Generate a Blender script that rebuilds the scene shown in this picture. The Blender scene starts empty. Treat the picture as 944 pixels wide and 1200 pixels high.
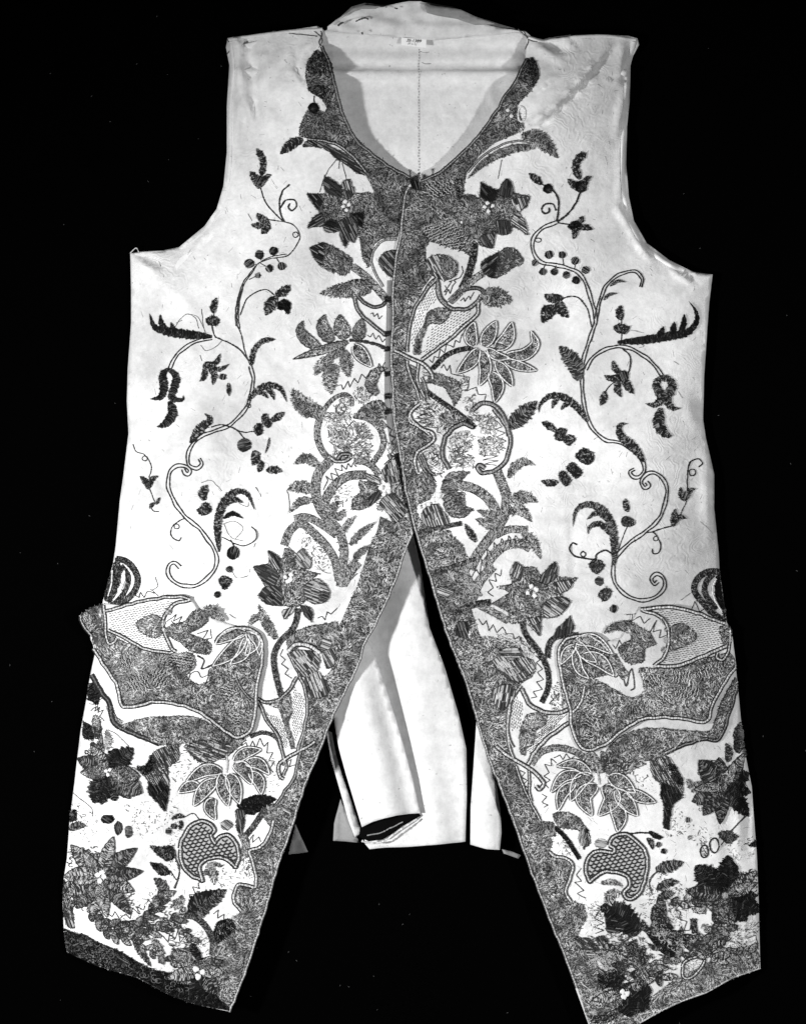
import bpy, math, random
import numpy as np
from mathutils import Vector
from mathutils.geometry import delaunay_2d_cdt

# ------------------------------------------------------------------ camera, world, lamps, exposure
S = 0.0008                      # metres per drawing unit (one unit = 0.8 mm of the garment)
CX, CY = 472.0, 600.0
scene = bpy.context.scene
cam_d = bpy.data.cameras.new('camera'); cam = bpy.data.objects.new('camera', cam_d)
scene.collection.objects.link(cam)
cam.location = (0, 0, 6.0)
cam_d.sensor_fit = 'VERTICAL'; cam_d.sensor_height = 24.0
cam_d.lens = 24.0 * 6.0 / (1200 * S)
cam_d.clip_end = 100
scene.camera = cam
world = bpy.data.worlds.new('World'); scene.world = world; world.use_nodes = True
world.node_tree.nodes['Background'].inputs[0].default_value = (1, 1, 1, 1)
world.node_tree.nodes['Background'].inputs[1].default_value = 0.03
def lamp(name, loc, target, size, energy, cone, blend):
    d = bpy.data.lights.new(name, 'SPOT'); d.shadow_soft_size = size; d.energy = energy
    d.spot_size = math.radians(cone); d.spot_blend = blend
    o = bpy.data.objects.new(name, d); scene.collection.objects.link(o)
    o.location = loc
    o.rotation_euler = (Vector(target) - Vector(loc)).to_track_quat('-Z', 'Y').to_euler()
    return o
lamp('copy_lamp_left', (-1.80, -0.30, 1.85), (0.08, -0.17, 0), 0.12, 375, 37.5, 1.0)
lamp('copy_lamp_right', (1.45, -0.35, 2.30), (0.03, -0.16, 0), 0.10, 165, 39, 1.0)
scene.view_settings.view_transform = 'Standard'; scene.view_settings.look = 'None'
scene.view_settings.gamma = 1; scene.view_settings.exposure = 0.12
scene.view_settings.use_curve_mapping = False
scene.render.engine = 'CYCLES'

rng = np.random.default_rng(7)
random.seed(7)
col = scene.collection

# ------------------------------------------------------------------ materials
def mat(name, base=(0.5, 0.5, 0.5), rough=0.8):
    m = bpy.data.materials.new(name); m.use_nodes = True
    b = m.node_tree.nodes['Principled BSDF']
    b.inputs['Base Color'].default_value = (*base, 1); b.inputs['Roughness'].default_value = rough
    b.inputs['Specular IOR Level'].default_value = 0.25
    return m, m.node_tree.nodes, m.node_tree.links, b

def cloth_mat(name, lo, hi, swirl=0.0, weave=0.25, stain=(0.35, 0.75)):
    m, N, Lk, b = mat(name, rough=0.75)
    tc = N.new('ShaderNodeTexCoord')
    n1 = N.new('ShaderNodeTexNoise'); n1.inputs['Scale'].default_value = 5.5; n1.inputs['Detail'].default_value = 6
    n1.inputs['Roughness'].default_value = 0.62
    Lk.new(tc.outputs['Object'], n1.inputs['Vector'])
    r = N.new('ShaderNodeValToRGB'); r.color_ramp.elements[0].position = stain[0]; r.color_ramp.elements[1].position = stain[1]
    r.color_ramp.elements[0].color = (hi, hi, hi, 1); r.color_ramp.elements[1].color = (lo, lo, lo, 1)
    Lk.new(n1.outputs['Fac'], r.inputs['Fac'])
    # small foxing specks
    n2 = N.new('ShaderNodeTexNoise'); n2.inputs['Scale'].default_value = 260; n2.inputs['Detail'].default_value = 2
    Lk.new(tc.outputs['Object'], n2.inputs['Vector'])
    r2 = N.new('ShaderNodeValToRGB'); r2.color_ramp.elements[0].position = 0.70; r2.color_ramp.elements[1].position = 0.80
    r2.color_ramp.elements[0].color = (1, 1, 1, 1); r2.color_ramp.elements[1].color = (0.45, 0.45, 0.45, 1)
    Lk.new(n2.outputs['Fac'], r2.inputs['Fac'])
    mx = N.new('ShaderNodeMix'); mx.data_type = 'RGBA'; mx.blend_type = 'MULTIPLY'; mx.inputs['Factor'].default_value = 1
    Lk.new(r.outputs['Color'], mx.inputs['A']); Lk.new(r2.outputs['Color'], mx.inputs['B'])
    n6 = N.new('ShaderNodeTexNoise'); n6.inputs['Scale'].default_value = 90; n6.inputs['Detail'].default_value = 8; n6.inputs['Roughness'].default_value = .8
    Lk.new(tc.outputs['Object'], n6.inputs['Vector'])
    r6 = N.new('ShaderNodeMapRange'); r6.inputs['From Min'].default_value = .35; r6.inputs['From Max'].default_value = .68; r6.inputs['To Min'].default_value = 1.06; r6.inputs['To Max'].default_value = .80
    Lk.new(n6.outputs['Fac'], r6.inputs['Value'])
    mx6 = N.new('ShaderNodeMix'); mx6.data_type = 'RGBA'; mx6.blend_type = 'MULTIPLY'; mx6.inputs['Factor'].default_value = 1
    Lk.new(mx.outputs['Result'], mx6.inputs['A']); Lk.new(r6.outputs['Result'], mx6.inputs['B'])
    Lk.new(mx6.outputs['Result'], b.inputs['Base Color'])
    # weave: two crossed thread waves
    w1 = N.new('ShaderNodeTexWave'); w1.bands_direction = 'X'; w1.inputs['Scale'].default_value = 330; w1.inputs['Distortion'].default_value = 1.5
    w2 = N.new('ShaderNodeTexWave'); w2.bands_direction = 'Y'; w2.inputs['Scale'].default_value = 300; w2.inputs['Distortion'].default_value = 1.5
    Lk.new(tc.outputs['Object'], w1.inputs['Vector']); Lk.new(tc.outputs['Object'], w2.inputs['Vector'])
    ad = N.new('ShaderNodeMath'); ad.operation = 'ADD'
    Lk.new(w1.outputs['Fac'], ad.inputs[0]); Lk.new(w2.outputs['Fac'], ad.inputs[1])
    n3 = N.new('ShaderNodeTexNoise'); n3.inputs['Scale'].default_value = 120; n3.inputs['Detail'].default_value = 5
    Lk.new(tc.outputs['Object'], n3.inputs['Vector'])
    bp1 = N.new('ShaderNodeBump'); bp1.inputs['Strength'].default_value = weave; bp1.inputs['Distance'].default_value = 0.0004
    Lk.new(ad.outputs[0], bp1.inputs['Height'])
    bp2 = N.new('ShaderNodeBump'); bp2.inputs['Strength'].default_value = 0.5; bp2.inputs['Distance'].default_value = 0.0012
    Lk.new(n3.outputs['Fac'], bp2.inputs['Height']); Lk.new(bp1.outputs['Normal'], bp2.inputs['Normal'])
    last = bp2
    if swirl:
        # crinkled silk: contour lines of a slow noise, as in a moire
        n4 = N.new('ShaderNodeTexNoise'); n4.inputs['Scale'].default_value = 24; n4.inputs['Detail'].default_value = 3
        Lk.new(tc.outputs['Object'], n4.inputs['Vector'])
        mu = N.new('ShaderNodeMath'); mu.operation = 'MULTIPLY'; mu.inputs[1].default_value = 130
        si = N.new('ShaderNodeMath'); si.operation = 'SINE'
        Lk.new(n4.outputs['Fac'], mu.inputs[0]); Lk.new(mu.outputs[0], si.inputs[0])
        bp3 = N.new('ShaderNodeBump'); bp3.inputs['Strength'].default_value = swirl; bp3.inputs['Distance'].default_value = 0.0002
        n5 = N.new('ShaderNodeTexNoise'); n5.inputs['Scale'].default_value = 13; n5.inputs['Detail'].default_value = 3
        Lk.new(tc.outputs['Object'], n5.inputs['Vector'])
        m5 = N.new('ShaderNodeMapRange'); m5.inputs['From Min'].default_value = .42; m5.inputs['From Max'].default_value = .62
        Lk.new(n5.outputs['Fac'], m5.inputs['Value'])
        mm = N.new('ShaderNodeMath'); mm.operation = 'MULTIPLY'
        Lk.new(si.outputs[0], mm.inputs[0]); Lk.new(m5.outputs['Result'], mm.inputs[1])
        Lk.new(mm.outputs[0], bp3.inputs['Height']); Lk.new(last.outputs['Normal'], bp3.inputs['Normal'])
        last = bp3
    Lk.new(last.outputs['Normal'], b.inputs['Normal'])
    b.inputs['Sheen Weight'].default_value = 0.1
    return m
M_silk = cloth_mat('cream_silk', 0.38, 0.80, swirl=0.5, stain=(0.40, 0.72))
M_lining = cloth_mat('linen_lining', 0.66, 0.78, weave=0.4)
M_skirt = cloth_mat('skirt_linen', 0.58, 0.70, weave=0.3)
M_fold_shade = cloth_mat('fold_shade_grey', 0.16, 0.40, weave=0.3)  # grey that paints the shade of the folded collar edge
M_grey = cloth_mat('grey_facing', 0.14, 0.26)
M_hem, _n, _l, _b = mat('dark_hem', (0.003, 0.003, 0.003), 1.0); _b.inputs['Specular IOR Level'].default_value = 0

M_thread, N, Lk, b = mat('embroidery_thread', rough=0.5)
at = N.new('ShaderNodeAttribute'); at.attribute_name = 'Tone'
Lk.new(at.outputs['Color'], b.inputs['Base Color'])
b.inputs['Specular IOR Level'].default_value = 0.35
M_metal, N, Lk, b = mat('metal_thread', rough=0.42)
at = N.new('ShaderNodeAttribute'); at.attribute_name = 'Tone'
Lk.new(at.outputs['Color'], b.inputs['Base Color']); b.inputs['Metallic'].default_value = 0.08  # bright stitch tones also paint in the metal's glints
M_paper, *_ = mat('label_paper', (0.85, 0.85, 0.85), 0.7)
M_ink, *_ = mat('label_ink', (0.02, 0.02, 0.02), 0.6)
M_steel, N, Lk, b = mat('pin_steel', (0.03, 0.03, 0.03), 0.4)
M_black, N, Lk, b = mat('black_velvet', (0.0006, 0.0006, 0.0006), 1.0)
b.inputs['Specular IOR Level'].default_value = 0.0
tc = N.new('ShaderNodeTexCoord'); nz = N.new('ShaderNodeTexNoise'); nz.inputs['Scale'].default_value = 500
bp = N.new('ShaderNodeBump'); bp.inputs['Strength'].default_value = 0.4; bp.inputs['Distance'].default_value = 0.0005
Lk.new(tc.outputs['Object'], nz.inputs['Vector']); Lk.new(nz.outputs['Fac'], bp.inputs['Height']); Lk.new(bp.outputs['Normal'], b.inputs['Normal'])
M_lint, *_ = mat('lint', (0.12, 0.12, 0.12), 0.9)

# ------------------------------------------------------------------ outlines of the two fronts (drawing units)
L_neck = [(380,37),(379,55),(385,70),(389,83),(397,113),(404,138),(416,162),(433,179),(460,198),(485,211)]
L_side = [(267,45),(265,56),(269,77),(266,124),(266,179),(262,218),(254,245),(240,265),(210,290),(190,294),(165,295),(153,297),
          (154,340),(154,378),(150,433),(149,470),(151,508),(145,557),(141,585),(136,640),(133,660),(125,690),(121,704),(113,760),(106,792),
          (102,818),(95,856),(88,915),(82,962),(79,1005),(75,1031),(74,1060),(75,1085),(79,1115)]
L_hem = [(100,1124),(121,1132),(140,1137),(162,1143),(182,1153),(200,1163),(220,1171),(238,1176),(256,1180),(271,1183)]
L_front = [(271,1183),(284,1151),(299,1107),(309,1076),(318,1046),(327,1013),(342,972),(357,924),(366,900),(378,873),(388,845),(403,813),(419,782),(429,752),(439,734),(461,687),(475,645),(484,624)]
L_shoulder = [(380,37),(372,32),(345,36),(323,39),(300,41),(284,43),(267,45)]
R_edge = [(485,212),(477,222),(473,231),(468,275),(461,317),(459,345),(459,380),(457,412),(458,441),(460,475),(462,500),(467,527),(473,568),(478,592),(485,620),(492,643),(500,668),(515,719),(528,757),(546,803),(561,856),(572,890),(585,922),(603,970),(621,1021),(641,1073),(659,1117),(673,1156),(690,1203)]
R_neck = [(485,212),(492,213),(516,202),(539,181),(560,160),(581,130),(588,118),(604,95),(615,71),(616,44)]
R_shoulder = [(616,44),(622,46),(640,48),(655,46),(673,43),(711,42),(735,43),(746,46),(748,53)]
R_side = [(748,53),(741,66),(738,77),(737,119),(734,148),(733,193),(736,231),(742,259),(757,285),(783,305),(811,319),(834,322),(830,355),(828,381),(824,442),(823,492),(826,513),(836,556),(836,596),(841,647),(842,667),(851,732),(858,757),(861,780),(864,808),(867,840),(871,876),(880,922),(882,952),(886,1003),(888,1057),(889,1100),(890,1135)]
R_hem = [(890,1135),(873,1140),(857,1145),(840,1154),(825,1162),(798,1171),(774,1182),(748,1197),(720,1204),(690,1203)]

def arr(p): return np.array(p, float)
def mono(pts):
    a = arr(pts); ys, xs = [a[0,1]], [a[0,0]]
    for x, y in a[1:]:
        if y > ys[-1] + 0.01: ys.append(y); xs.append(x)
    return np.array(ys), np.array(xs)
LY, LX = mono(L_side); RY, RX = mono(R_side)
L_SIDE_A = [p for p in L_side if p not in ((113,760),)]; R_SIDE_A = R_side
def sm(a, b, t):
    u = np.clip((t - a) / (b - a), 0, 1); return u * u * (3 - 2 * u)

# folds: (polyline, width, height); each is a ridge with a valley on its right-hand side
FOLDS = [([(284,48),(288,85),(293,122)],13,7.5),([(293,120),(300,145)],6,4),([(284,125),(281,168)],6,4),([(277,45),(291,58)],4,4),([(378,50),(358,66)],8,5),
 ([(345,66),(346,86),(355,98)],5,3.2),([(300,62),(316,63)],5,2),([(332,68),(309,102)],9,3),([(334,94),(356,99)],3,2),([(318,120),(330,150)],12,2),
 ([(714,58),(694,83),(682,98),(667,113),(652,129),(635,144),(615,153)],7,5.5),([(652,95),(625,110)],4,3.5),([(629,50),(655,66)],9,5.5),([(665,47),(677,60)],4,3),([(655,63),(669,62)],4,2),
 ([(734,52),(728,95)],8,5),([(707,92),(724,98),(734,98)],3,3),([(734,107),(725,158)],6,4.5),([(727,244),(752,287),(762,300)],6,4.5),([(788,315),(811,331)],5,4),([(730,170),(728,235)],5,4),
 ([(160,302),(186,315)],8,4),([(250,273),(232,291)],4,3),([(262,200),(250,250),(215,287)],9,2.5),([(180,652),(170,684)],8,3),([(184,555),(191,590)],13,3),([(165,560),(158,640)],14,3),
 ([(831,530),(834,628)],10,4.5),([(809,468),(819,494)],14,4),([(303,574),(304,652)],4,2),([(664,600),(668,690)],5,2),([(292,650),(286,705)],5,2.2),([(700,480),(740,520)],20,1.5),([(250,480),(262,560)],22,1.5),
 ([(805,700),(840,690)],6,2),([(95,880),(100,960)],9,3),([(868,900),(870,1000)],9,3),([(840,960),(850,1040)],14,2),([(180,900),(150,990)],16,2),([(600,900),(640,990)],14,2)]
CREASE = []
for pl_, w_, a_ in [(f_, w0, a0 * (1.5 if f_[0][1] < 340 else 1.25)) for f_, w0, a0 in FOLDS]:
    for (x0_, y0_), (x1_, y1_) in zip(pl_[:-1], pl_[1:]):
        nx_, ny_ = y1_ - y0_, -(x1_ - x0_); l_ = math.hypot(nx_, ny_); nx_, ny_ = nx_ / l_, ny_ / l_
        if nx_ * .96 + ny_ * -.25 > 0: nx_, ny_ = -nx_, -ny_            # ridge lies on the lamp's side
        k_ = w_ * .5
        CREASE.append((x0_ + nx_ * k_, y0_ + ny_ * k_, x1_ + nx_ * k_, y1_ + ny_ * k_, w_, a_ * .75, len(pl_) == 2)); CREASE.append((x0_ - nx_ * k_, y0_ - ny_ * k_, x1_ - nx_ * k_, y1_ - ny_ * k_, w_, -a_ * .75, len(pl_) == 2))
def wrinkle(x, y):
    z = np.zeros_like(x)
    for x0, y0, x1, y1, w, a, tp in CREASE:
        dx, dy = x1 - x0, y1 - y0; L2 = dx * dx + dy * dy + 1e-6
        t = np.clip(((x - x0) * dx + (y - y0) * dy) / L2, 0, 1)
        d2 = (x - x0 - t * dx) ** 2 + (y - y0 - t * dy) ** 2
        z += a * ((0.45 + 0.55 * np.sin(np.pi * np.clip(t, 0.02, 0.98))) if tp else .8) * np.exp(-d2 / (2 * (w * 0.5) ** 2))
    z += 0.9 * np.sin(x / 23.0 + 1.3 * np.sin(y / 61.0)) * np.sin(y / 37.0 + 0.8 * np.sin(x / 43.0))
    z += 0.35 * np.sin(x / 7.3 + 2.0 * np.sin(y / 19.0)) * np.sin(y / 9.1 + 1.5 * np.sin(x / 13.0)) * sm(360, 200, y)
    return z
def surf(side, x, y):
    x = np.asarray(x, float); y = np.asarray(y, float)
    B = 36 - 8 * sm(650, 1180, y)
    B = B * (0.45 + 0.55 * sm(36, 110, y))
    side_l = L_SIDE_A if side == 'L' else R_SIDE_A
    d = np.full(x.shape, 1e9)
    for (ax, ay), (bx, by) in zip(side_l[:-1], side_l[1:]):
        ex, ey = bx - ax, by - ay
        t = np.clip(((x - ax) * ex + (y - ay) * ey) / (ex * ex + ey * ey), 0, 1)
        d = np.minimum(d, np.hypot(x - ax - t * ex, y - ay - t * ey))
    u = np.clip(d / 120.0, 0, 1); prof = 1 - (1 - u) ** 2.2
    if side == 'L': z = 6 + B * prof - 3.0 * sm(452, 470, x) * sm(640, 600, y)
    else: z = 9 + B * prof - 3.0 * sm(600, 760, y)
    return z + wrinkle(x, y)

# ------------------------------------------------------------------ mesh helpers
def link(o): col.objects.link(o); return o
def W3(x, y, z):
    return np.stack([(x - CX) * S, (CY - y) * S, z * S], 1)
class MB:
    def __init__(s): s.v, s.t, s.c, s.n = [], [], [], 0
    def add(s, v, t, c):
        v = np.asarray(v, float); t = np.asarray(t, int)
        if len(v) == 0 or len(t) == 0: return
        c = np.broadcast_to(np.asarray(c, float), (len(v),))
        s.v.append(v); s.t.append(t + s.n); s.c.append(c); s.n += len(v)
    def build(s, name, material, parent=None, smooth=False):
        v = np.concatenate(s.v); t = np.concatenate(s.t); c = np.concatenate(s.c)
        w = W3(v[:,0], v[:,1], v[:,2])
        a, b_, d = w[t[:,0]], w[t[:,1]], w[t[:,2]]
        nz_ = (b_[:,0]-a[:,0])*(d[:,1]-a[:,1]) - (b_[:,1]-a[:,1])*(d[:,0]-a[:,0])
        fl = nz_ < 0; t[fl] = t[fl][:, ::-1]
        me = bpy.data.meshes.new(name)
        me.vertices.add(len(w)); me.vertices.foreach_set('co', w.ravel())
        me.loops.add(len(t) * 3); me.loops.foreach_set('vertex_index', t.ravel().astype(np.int32))
        me.polygons.add(len(t)); me.polygons.foreach_set('loop_start', np.arange(0, len(t) * 3, 3, dtype=np.int32))
        me.polygons.foreach_set('use_smooth', np.full(len(t), smooth))
        at = me.attributes.new('Tone', 'FLOAT_COLOR', 'POINT')
        cc = np.stack([c, c, c, np.ones_like(c)], 1); at.data.foreach_set('color', cc.ravel())
        me.update(); me.validate()
        me.materials.append(material)
        o = link(bpy.data.objects.new(name, me)); o.parent = parent
        return o
def resample(p, step, closed=False):
    p = arr(p)
    if closed: p = np.vstack([p, p[:1]])
    d = np.hypot(*np.diff(p, axis=0).T); s = np.concatenate([[0], np.cumsum(d)])
    n = max(2, int(math.ceil(s[-1] / step)) + 1)
    q = np.linspace(0, s[-1], n)
    # keep corners
    q = np.unique(np.concatenate([q, s])) if closed else q
    o = np.stack([np.interp(q, s, p[:,0]), np.interp(q, s, p[:,1])], 1)
    if closed:
        o = o[:-1]
        keep = np.hypot(*(o - np.roll(o, 1, 0)).T) > 0.25
        o = o[keep]
    return o
def spline(p, step=2.0, closed=False):
    p = arr(p)
    if len(p) < 3 and not closed: return resample(p, step)
    if closed: q = np.vstack([p[-1:], p, p[:2]])
    else: q = np.vstack([2 * p[0] - p[1], p, 2 * p[-1] - p[-2]])
    out = []
    for i in range(1, len(q) - 2):
        a, b_, c, d = q[i-1], q[i], q[i+1], q[i+2]
        n = max(2, int(np.hypot(*(c - b_)) / step) + 1)
        for t in np.linspace(0, 1, n, endpoint=False):
            out.append(0.5 * ((2*b_) + (-a + c)*t + (2*a - 5*b_ + 4*c - d)*t*t + (-a + 3*b_ - 3*c + d)*t**3))
    if not closed: out.append(p[-1])
    return np.array(out)
def inside(poly, x, y):
    c = np.zeros(len(x), bool); px, py = poly[:,0], poly[:,1]
    for i in range(len(poly)):
        j = i - 1
        cond = ((py[i] > y) != (py[j] > y))
        with np.errstate(divide='ignore', invalid='ignore'):
            xi = (px[j] - px[i]) * (y - py[i]) / (py[j] - py[i]) + px[i]
        c ^= cond & (x < xi)
    return c
def organic(p, amp=.55, step=2.2):
    """closed Hermite outline through the points, sharp tips kept, edge slightly ragged"""
    n = len(p); prv, nxt = np.roll(p, 1, 0), np.roll(p, -1, 0)
    u, v = p - prv, nxt - p
    cs = (u * v).sum(1) / (np.hypot(*u.T) * np.hypot(*v.T) + 1e-9)
    m = .5 * (nxt - prv) * np.clip((cs + .35) / .6, 0, 1)[:,None]
    out = []
    for i in range(n):
        j = (i + 1) % n; k = max(2, int(np.hypot(*v[i]) / step) + 1); L = np.hypot(*v[i])
        mi = m[i] * min(1, L / (np.hypot(*m[i]) + 1e-9)); mj = m[j] * min(1, L / (np.hypot(*m[j]) + 1e-9))
        for t in np.linspace(0, 1, k, endpoint=False):
            out.append((2*t**3-3*t*t+1)*p[i] + (t**3-2*t*t+t)*mi + (-2*t**3+3*t*t)*p[j] + (t**3-t*t)*mj)
    out = np.array(out)
    return out + rng.normal(0, amp, out.shape) * .7
def area(p): return 0.5 * abs(np.dot(p[:,0], np.roll(p[:,1], 1)) - np.dot(p[:,1], np.roll(p[:,0], 1)))
def edge_dist(poly, x, y):
    d = np.full(len(x), 1e9)
    for i in range(len(poly)):
        a, b_ = poly[i-1], poly[i]; e = b_ - a; L2 = e @ e + 1e-9
        t = np.clip(((x - a[0]) * e[0] + (y - a[1]) * e[1]) / L2, 0, 1)
        d = np.minimum(d, np.hypot(x - a[0] - t * e[0], y - a[1] - t * e[1]))
    return d
def triangulate(poly, grid):
    b_ = resample(poly, grid, True)
    x0, y0 = b_.min(0); x1, y1 = b_.max(0)
    gx, gy = np.meshgrid(np.arange(x0 + grid * .5, x1, grid), np.arange(y0 + grid * .5, y1, grid))
    gx = gx.ravel() + rng.uniform(-.12, .12, gx.size) * grid; gy = gy.ravel() + rng.uniform(-.12, .12, gy.size) * grid
    if len(gx):
        k = inside(b_, gx, gy); gx, gy = gx[k], gy[k]
    if len(gx):
        k = edge_dist(b_, gx, gy) > grid * 0.45; gx, gy = gx[k], gy[k]
    P = np.vstack([b_, np.stack([gx, gy], 1)]) if len(gx) else b_
    n = len(b_)
    r = delaunay_2d_cdt([Vector(p) for p in P], [(i, (i + 1) % n) for i in range(n)], [], 1, 1e-4)
    V = np.array([(v.x, v.y) for v in r[0]]); T = [tuple(f) for f in r[2] if len(f) == 3]
    T = np.array(T)
    cxy = V[T].mean(1); k = inside(b_, cxy[:,0], cxy[:,1])
    return V, T[k]
def sheet(name, poly, zf, material, parent, grid=6, thick=1.6, smooth=True):
    V, T = triangulate(arr(poly), grid)
    mb = MB(); mb.add(np.column_stack([V, zf(V[:,0], V[:,1])]), T, 0.7)
    o = mb.build(name, material, parent, smooth)
    md = o.modifiers.new('cloth_thickness', 'SOLIDIFY'); md.thickness = thick * S; md.offset = -1
    return o

# ------------------------------------------------------------------ drawing state: a close-up window of the garment (origin, side length), its front and parent
ST = dict(o=(0., 0.), k=1., side='L', par=None, lift=0.)
REG = dict(A=(240,0,260), B=(480,0,280), C=(140,160,220), D=(330,180,160), E=(460,180,180), F=(610,160,240), G=(140,340,220), H=(320,320,180),
           I=(450,320,190), J=(610,340,240), K=(130,500,230), L=(290,480,210), M=(450,480,220), N=(630,520,240), O=(70,640,240), P=(200,640,240),
           Q=(500,620,240), S=(650,640,240), T=(60,840,240), U=(200,840,240), V=(60,960,240), W=(560,820,240), X=(680,840,220), Y=(620,960,280),
           Z=(0,0,944), Y2=(640,1060,120), Y3=(740,1000,160), O2=(70,780,130), L2=(400,440,125.9))
def reg(k, side=None, par=None, lift=0.):
    x, y, s = REG[k]; ST['o'] = (x, y); ST['k'] = s / 944.
    if side: ST['side'] = side
    ST['par'] = par if par is not None else waistcoat
    ST['lift'] = lift
def px(p): return arr(p) * ST['k'] + arr(ST['o'])
def at(k, p):
    x, y, s = REG[k]; return [tuple(q) for q in (arr(p) * s / 944. + arr((x, y)))]
def zz(x, y, h): return surf(ST['side'], x, y) + ST['lift'] + h

def put_patch(mb, poly, h, tone):
    V, T = triangulate(poly, 5)
    mb.add(np.column_stack([V, zz(V[:,0], V[:,1], h)]), T, tone)
def put_stitches(mb, p0, p1, w, tone, h0, hh=0.7):
    """each stitch is a little roof-shaped thread lying on the cloth"""
    n = len(p0)
    if n == 0: return
    d = p1 - p0; L = np.hypot(d[:,0], d[:,1])[:,None] + 1e-6
    nn = np.stack([-d[:,1], d[:,0]], 1) / L * (np.broadcast_to(w, (n,))[:,None] / 2)
    a, b_, c, e = p0 - nn, p0 + nn, p1 - nn, p1 + nn
    X = np.concatenate([a, b_, c, e, p0 + d * .12, p1 - d * .12])
    zc = zz(np.concatenate([p0[:,0], p1[:,0]]), np.concatenate([p0[:,1], p1[:,1]]), 0) + np.tile(np.broadcast_to(h0, (n,)), 2)
    z0, z1 = zc[:n], zc[n:]
    Z = np.concatenate([z0 - .15, z0 - .15, z1 - .15, z1 - .15, z0 + hh, z1 + hh])
    i = np.arange(n); A, Bv, C, E, R0, R1 = (i + k * n for k in range(6))
    T = np.concatenate([np.stack(t, 1) for t in ((A, C, R1), (A, R1, R0), (Bv, R0, R1), (Bv, R1, E))])
    mb.add(np.column_stack([X, Z]), T, np.tile(np.broadcast_to(tone, (n,)), 6))
TONES = dict(ground=(0.37, (0.012, 0.09), (0.20, 0.75)), grey=(0.40, (0.02, 0.10), (0.25, 0.70)), black=(0.92, (0.002, 0.012), (0.03, 0.14)),
             satin=(0.66, (0.006, 0.04), (0.10, 0.38)), light=(0.5, (0.012, 0.05), (0.35, 0.70)), pale=(0.45, (0.03, 0.14), (0.35, 0.7)), leaf=(0.72, (0.004, 0.03), (0.10, 0.42)))
def tones(style, n):
    p, (a, b_), (c, d) = TONES[style]
    k = rng.random(n) < p
    return np.where(k, rng.uniform(a, b_, n), rng.uniform(c, d, n))
BASE = dict(ground=0.045, grey=0.09, black=0.004, satin=0.03, light=0.16, pale=0.3, leaf=0.012)
def clip_scan(poly, ang, sp):
    c, s = math.cos(ang), math.sin(ang)
    q = np.stack([poly[:,0] * c + poly[:,1] * s, -poly[:,0] * s + poly[:,1] * c], 1)
    segs = []
    for v in np.arange(q[:,1].min() + sp * .4, q[:,1].max(), sp):
        v += rng.uniform(-.15, .15) * sp
        us = []
        for i in range(len(q)):
            a, b_ = q[i-1], q[i]
            if (a[1] > v) != (b_[1] > v): us.append(a[0] + (v - a[1]) / (b_[1] - a[1]) * (b_[0] - a[0]))
        us.sort()
        for a, b_ in zip(us[::2], us[1::2]): segs.append((a, b_, v))
    return segs, c, s
def put_satin(mb, poly, ang, style, h, sp=1.5, maxlen=9):
    sp = sp * .62
    segs, c, s = clip_scan(poly, ang, sp)
    p0, p1, row = [], [], []
    for ri, (a, b_, v) in enumerate(segs):
        n = max(1, int(round((b_ - a) / maxlen))); off = rng.uniform(-.25, .25)
        cuts = [a] + [a + (b_ - a) * (k + off) / n for k in range(1, n)] + [b_]
        for u0, u1 in zip(cuts[:-1], cuts[1:]):
            u0 -= rng.uniform(-.5, 1.1); u1 += rng.uniform(-.5, 1.1)
            if u1 - u0 < .6: continue
            dv = rng.uniform(-.45, .45); row.append(int(round(v / sp)))
            p0.append((u0 * c - v * s, u0 * s + v * c)); p1.append((u1 * c - (v + dv) * s, u1 * s + (v + dv) * c))
    if not p0: return
    tn = tones(style, len(p0))
    if style in ('light', 'satin'):
        k = (np.array(row) % (2 if style == 'light' else 3)) == 0; lo = rng.uniform(.010, .065, len(p0))
        tn = np.where(k, np.where(rng.random(len(p0)) < .68, TONES[style][2][0] + rng.random(len(p0)) * (TONES[style][2][1] - TONES[style][2][0]), lo), np.where(rng.random(len(p0)) < .72, lo, tn))
    put_stitches(mb, arr(p0), arr(p1), sp * .95, tn, h, .8)
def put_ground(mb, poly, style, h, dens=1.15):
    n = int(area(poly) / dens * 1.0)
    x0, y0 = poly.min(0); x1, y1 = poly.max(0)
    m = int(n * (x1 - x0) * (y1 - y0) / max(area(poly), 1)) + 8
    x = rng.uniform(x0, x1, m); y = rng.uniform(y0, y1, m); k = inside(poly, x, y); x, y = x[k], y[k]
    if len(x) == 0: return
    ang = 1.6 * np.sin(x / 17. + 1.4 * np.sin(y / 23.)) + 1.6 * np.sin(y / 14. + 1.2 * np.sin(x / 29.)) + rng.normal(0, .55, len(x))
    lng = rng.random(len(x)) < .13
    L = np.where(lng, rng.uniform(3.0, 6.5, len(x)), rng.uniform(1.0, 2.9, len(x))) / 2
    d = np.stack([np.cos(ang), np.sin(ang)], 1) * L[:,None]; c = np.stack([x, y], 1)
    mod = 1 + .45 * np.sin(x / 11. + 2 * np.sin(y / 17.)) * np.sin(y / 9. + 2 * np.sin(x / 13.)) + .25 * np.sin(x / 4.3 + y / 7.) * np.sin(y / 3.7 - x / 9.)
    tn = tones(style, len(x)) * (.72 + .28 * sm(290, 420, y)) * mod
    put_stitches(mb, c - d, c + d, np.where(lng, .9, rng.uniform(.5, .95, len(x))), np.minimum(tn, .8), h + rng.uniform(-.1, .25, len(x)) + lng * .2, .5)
def wobble(p, a, wl=7.):
    n = len(p); k = max(3, int(n * 1.2 / wl) + 2); t = np.linspace(0, k - 1, n)
    return p + np.stack([np.interp(t, np.arange(k), rng.normal(0, a, k)), np.interp(t, np.arange(k), rng.normal(0, a, k))], 1)
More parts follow.
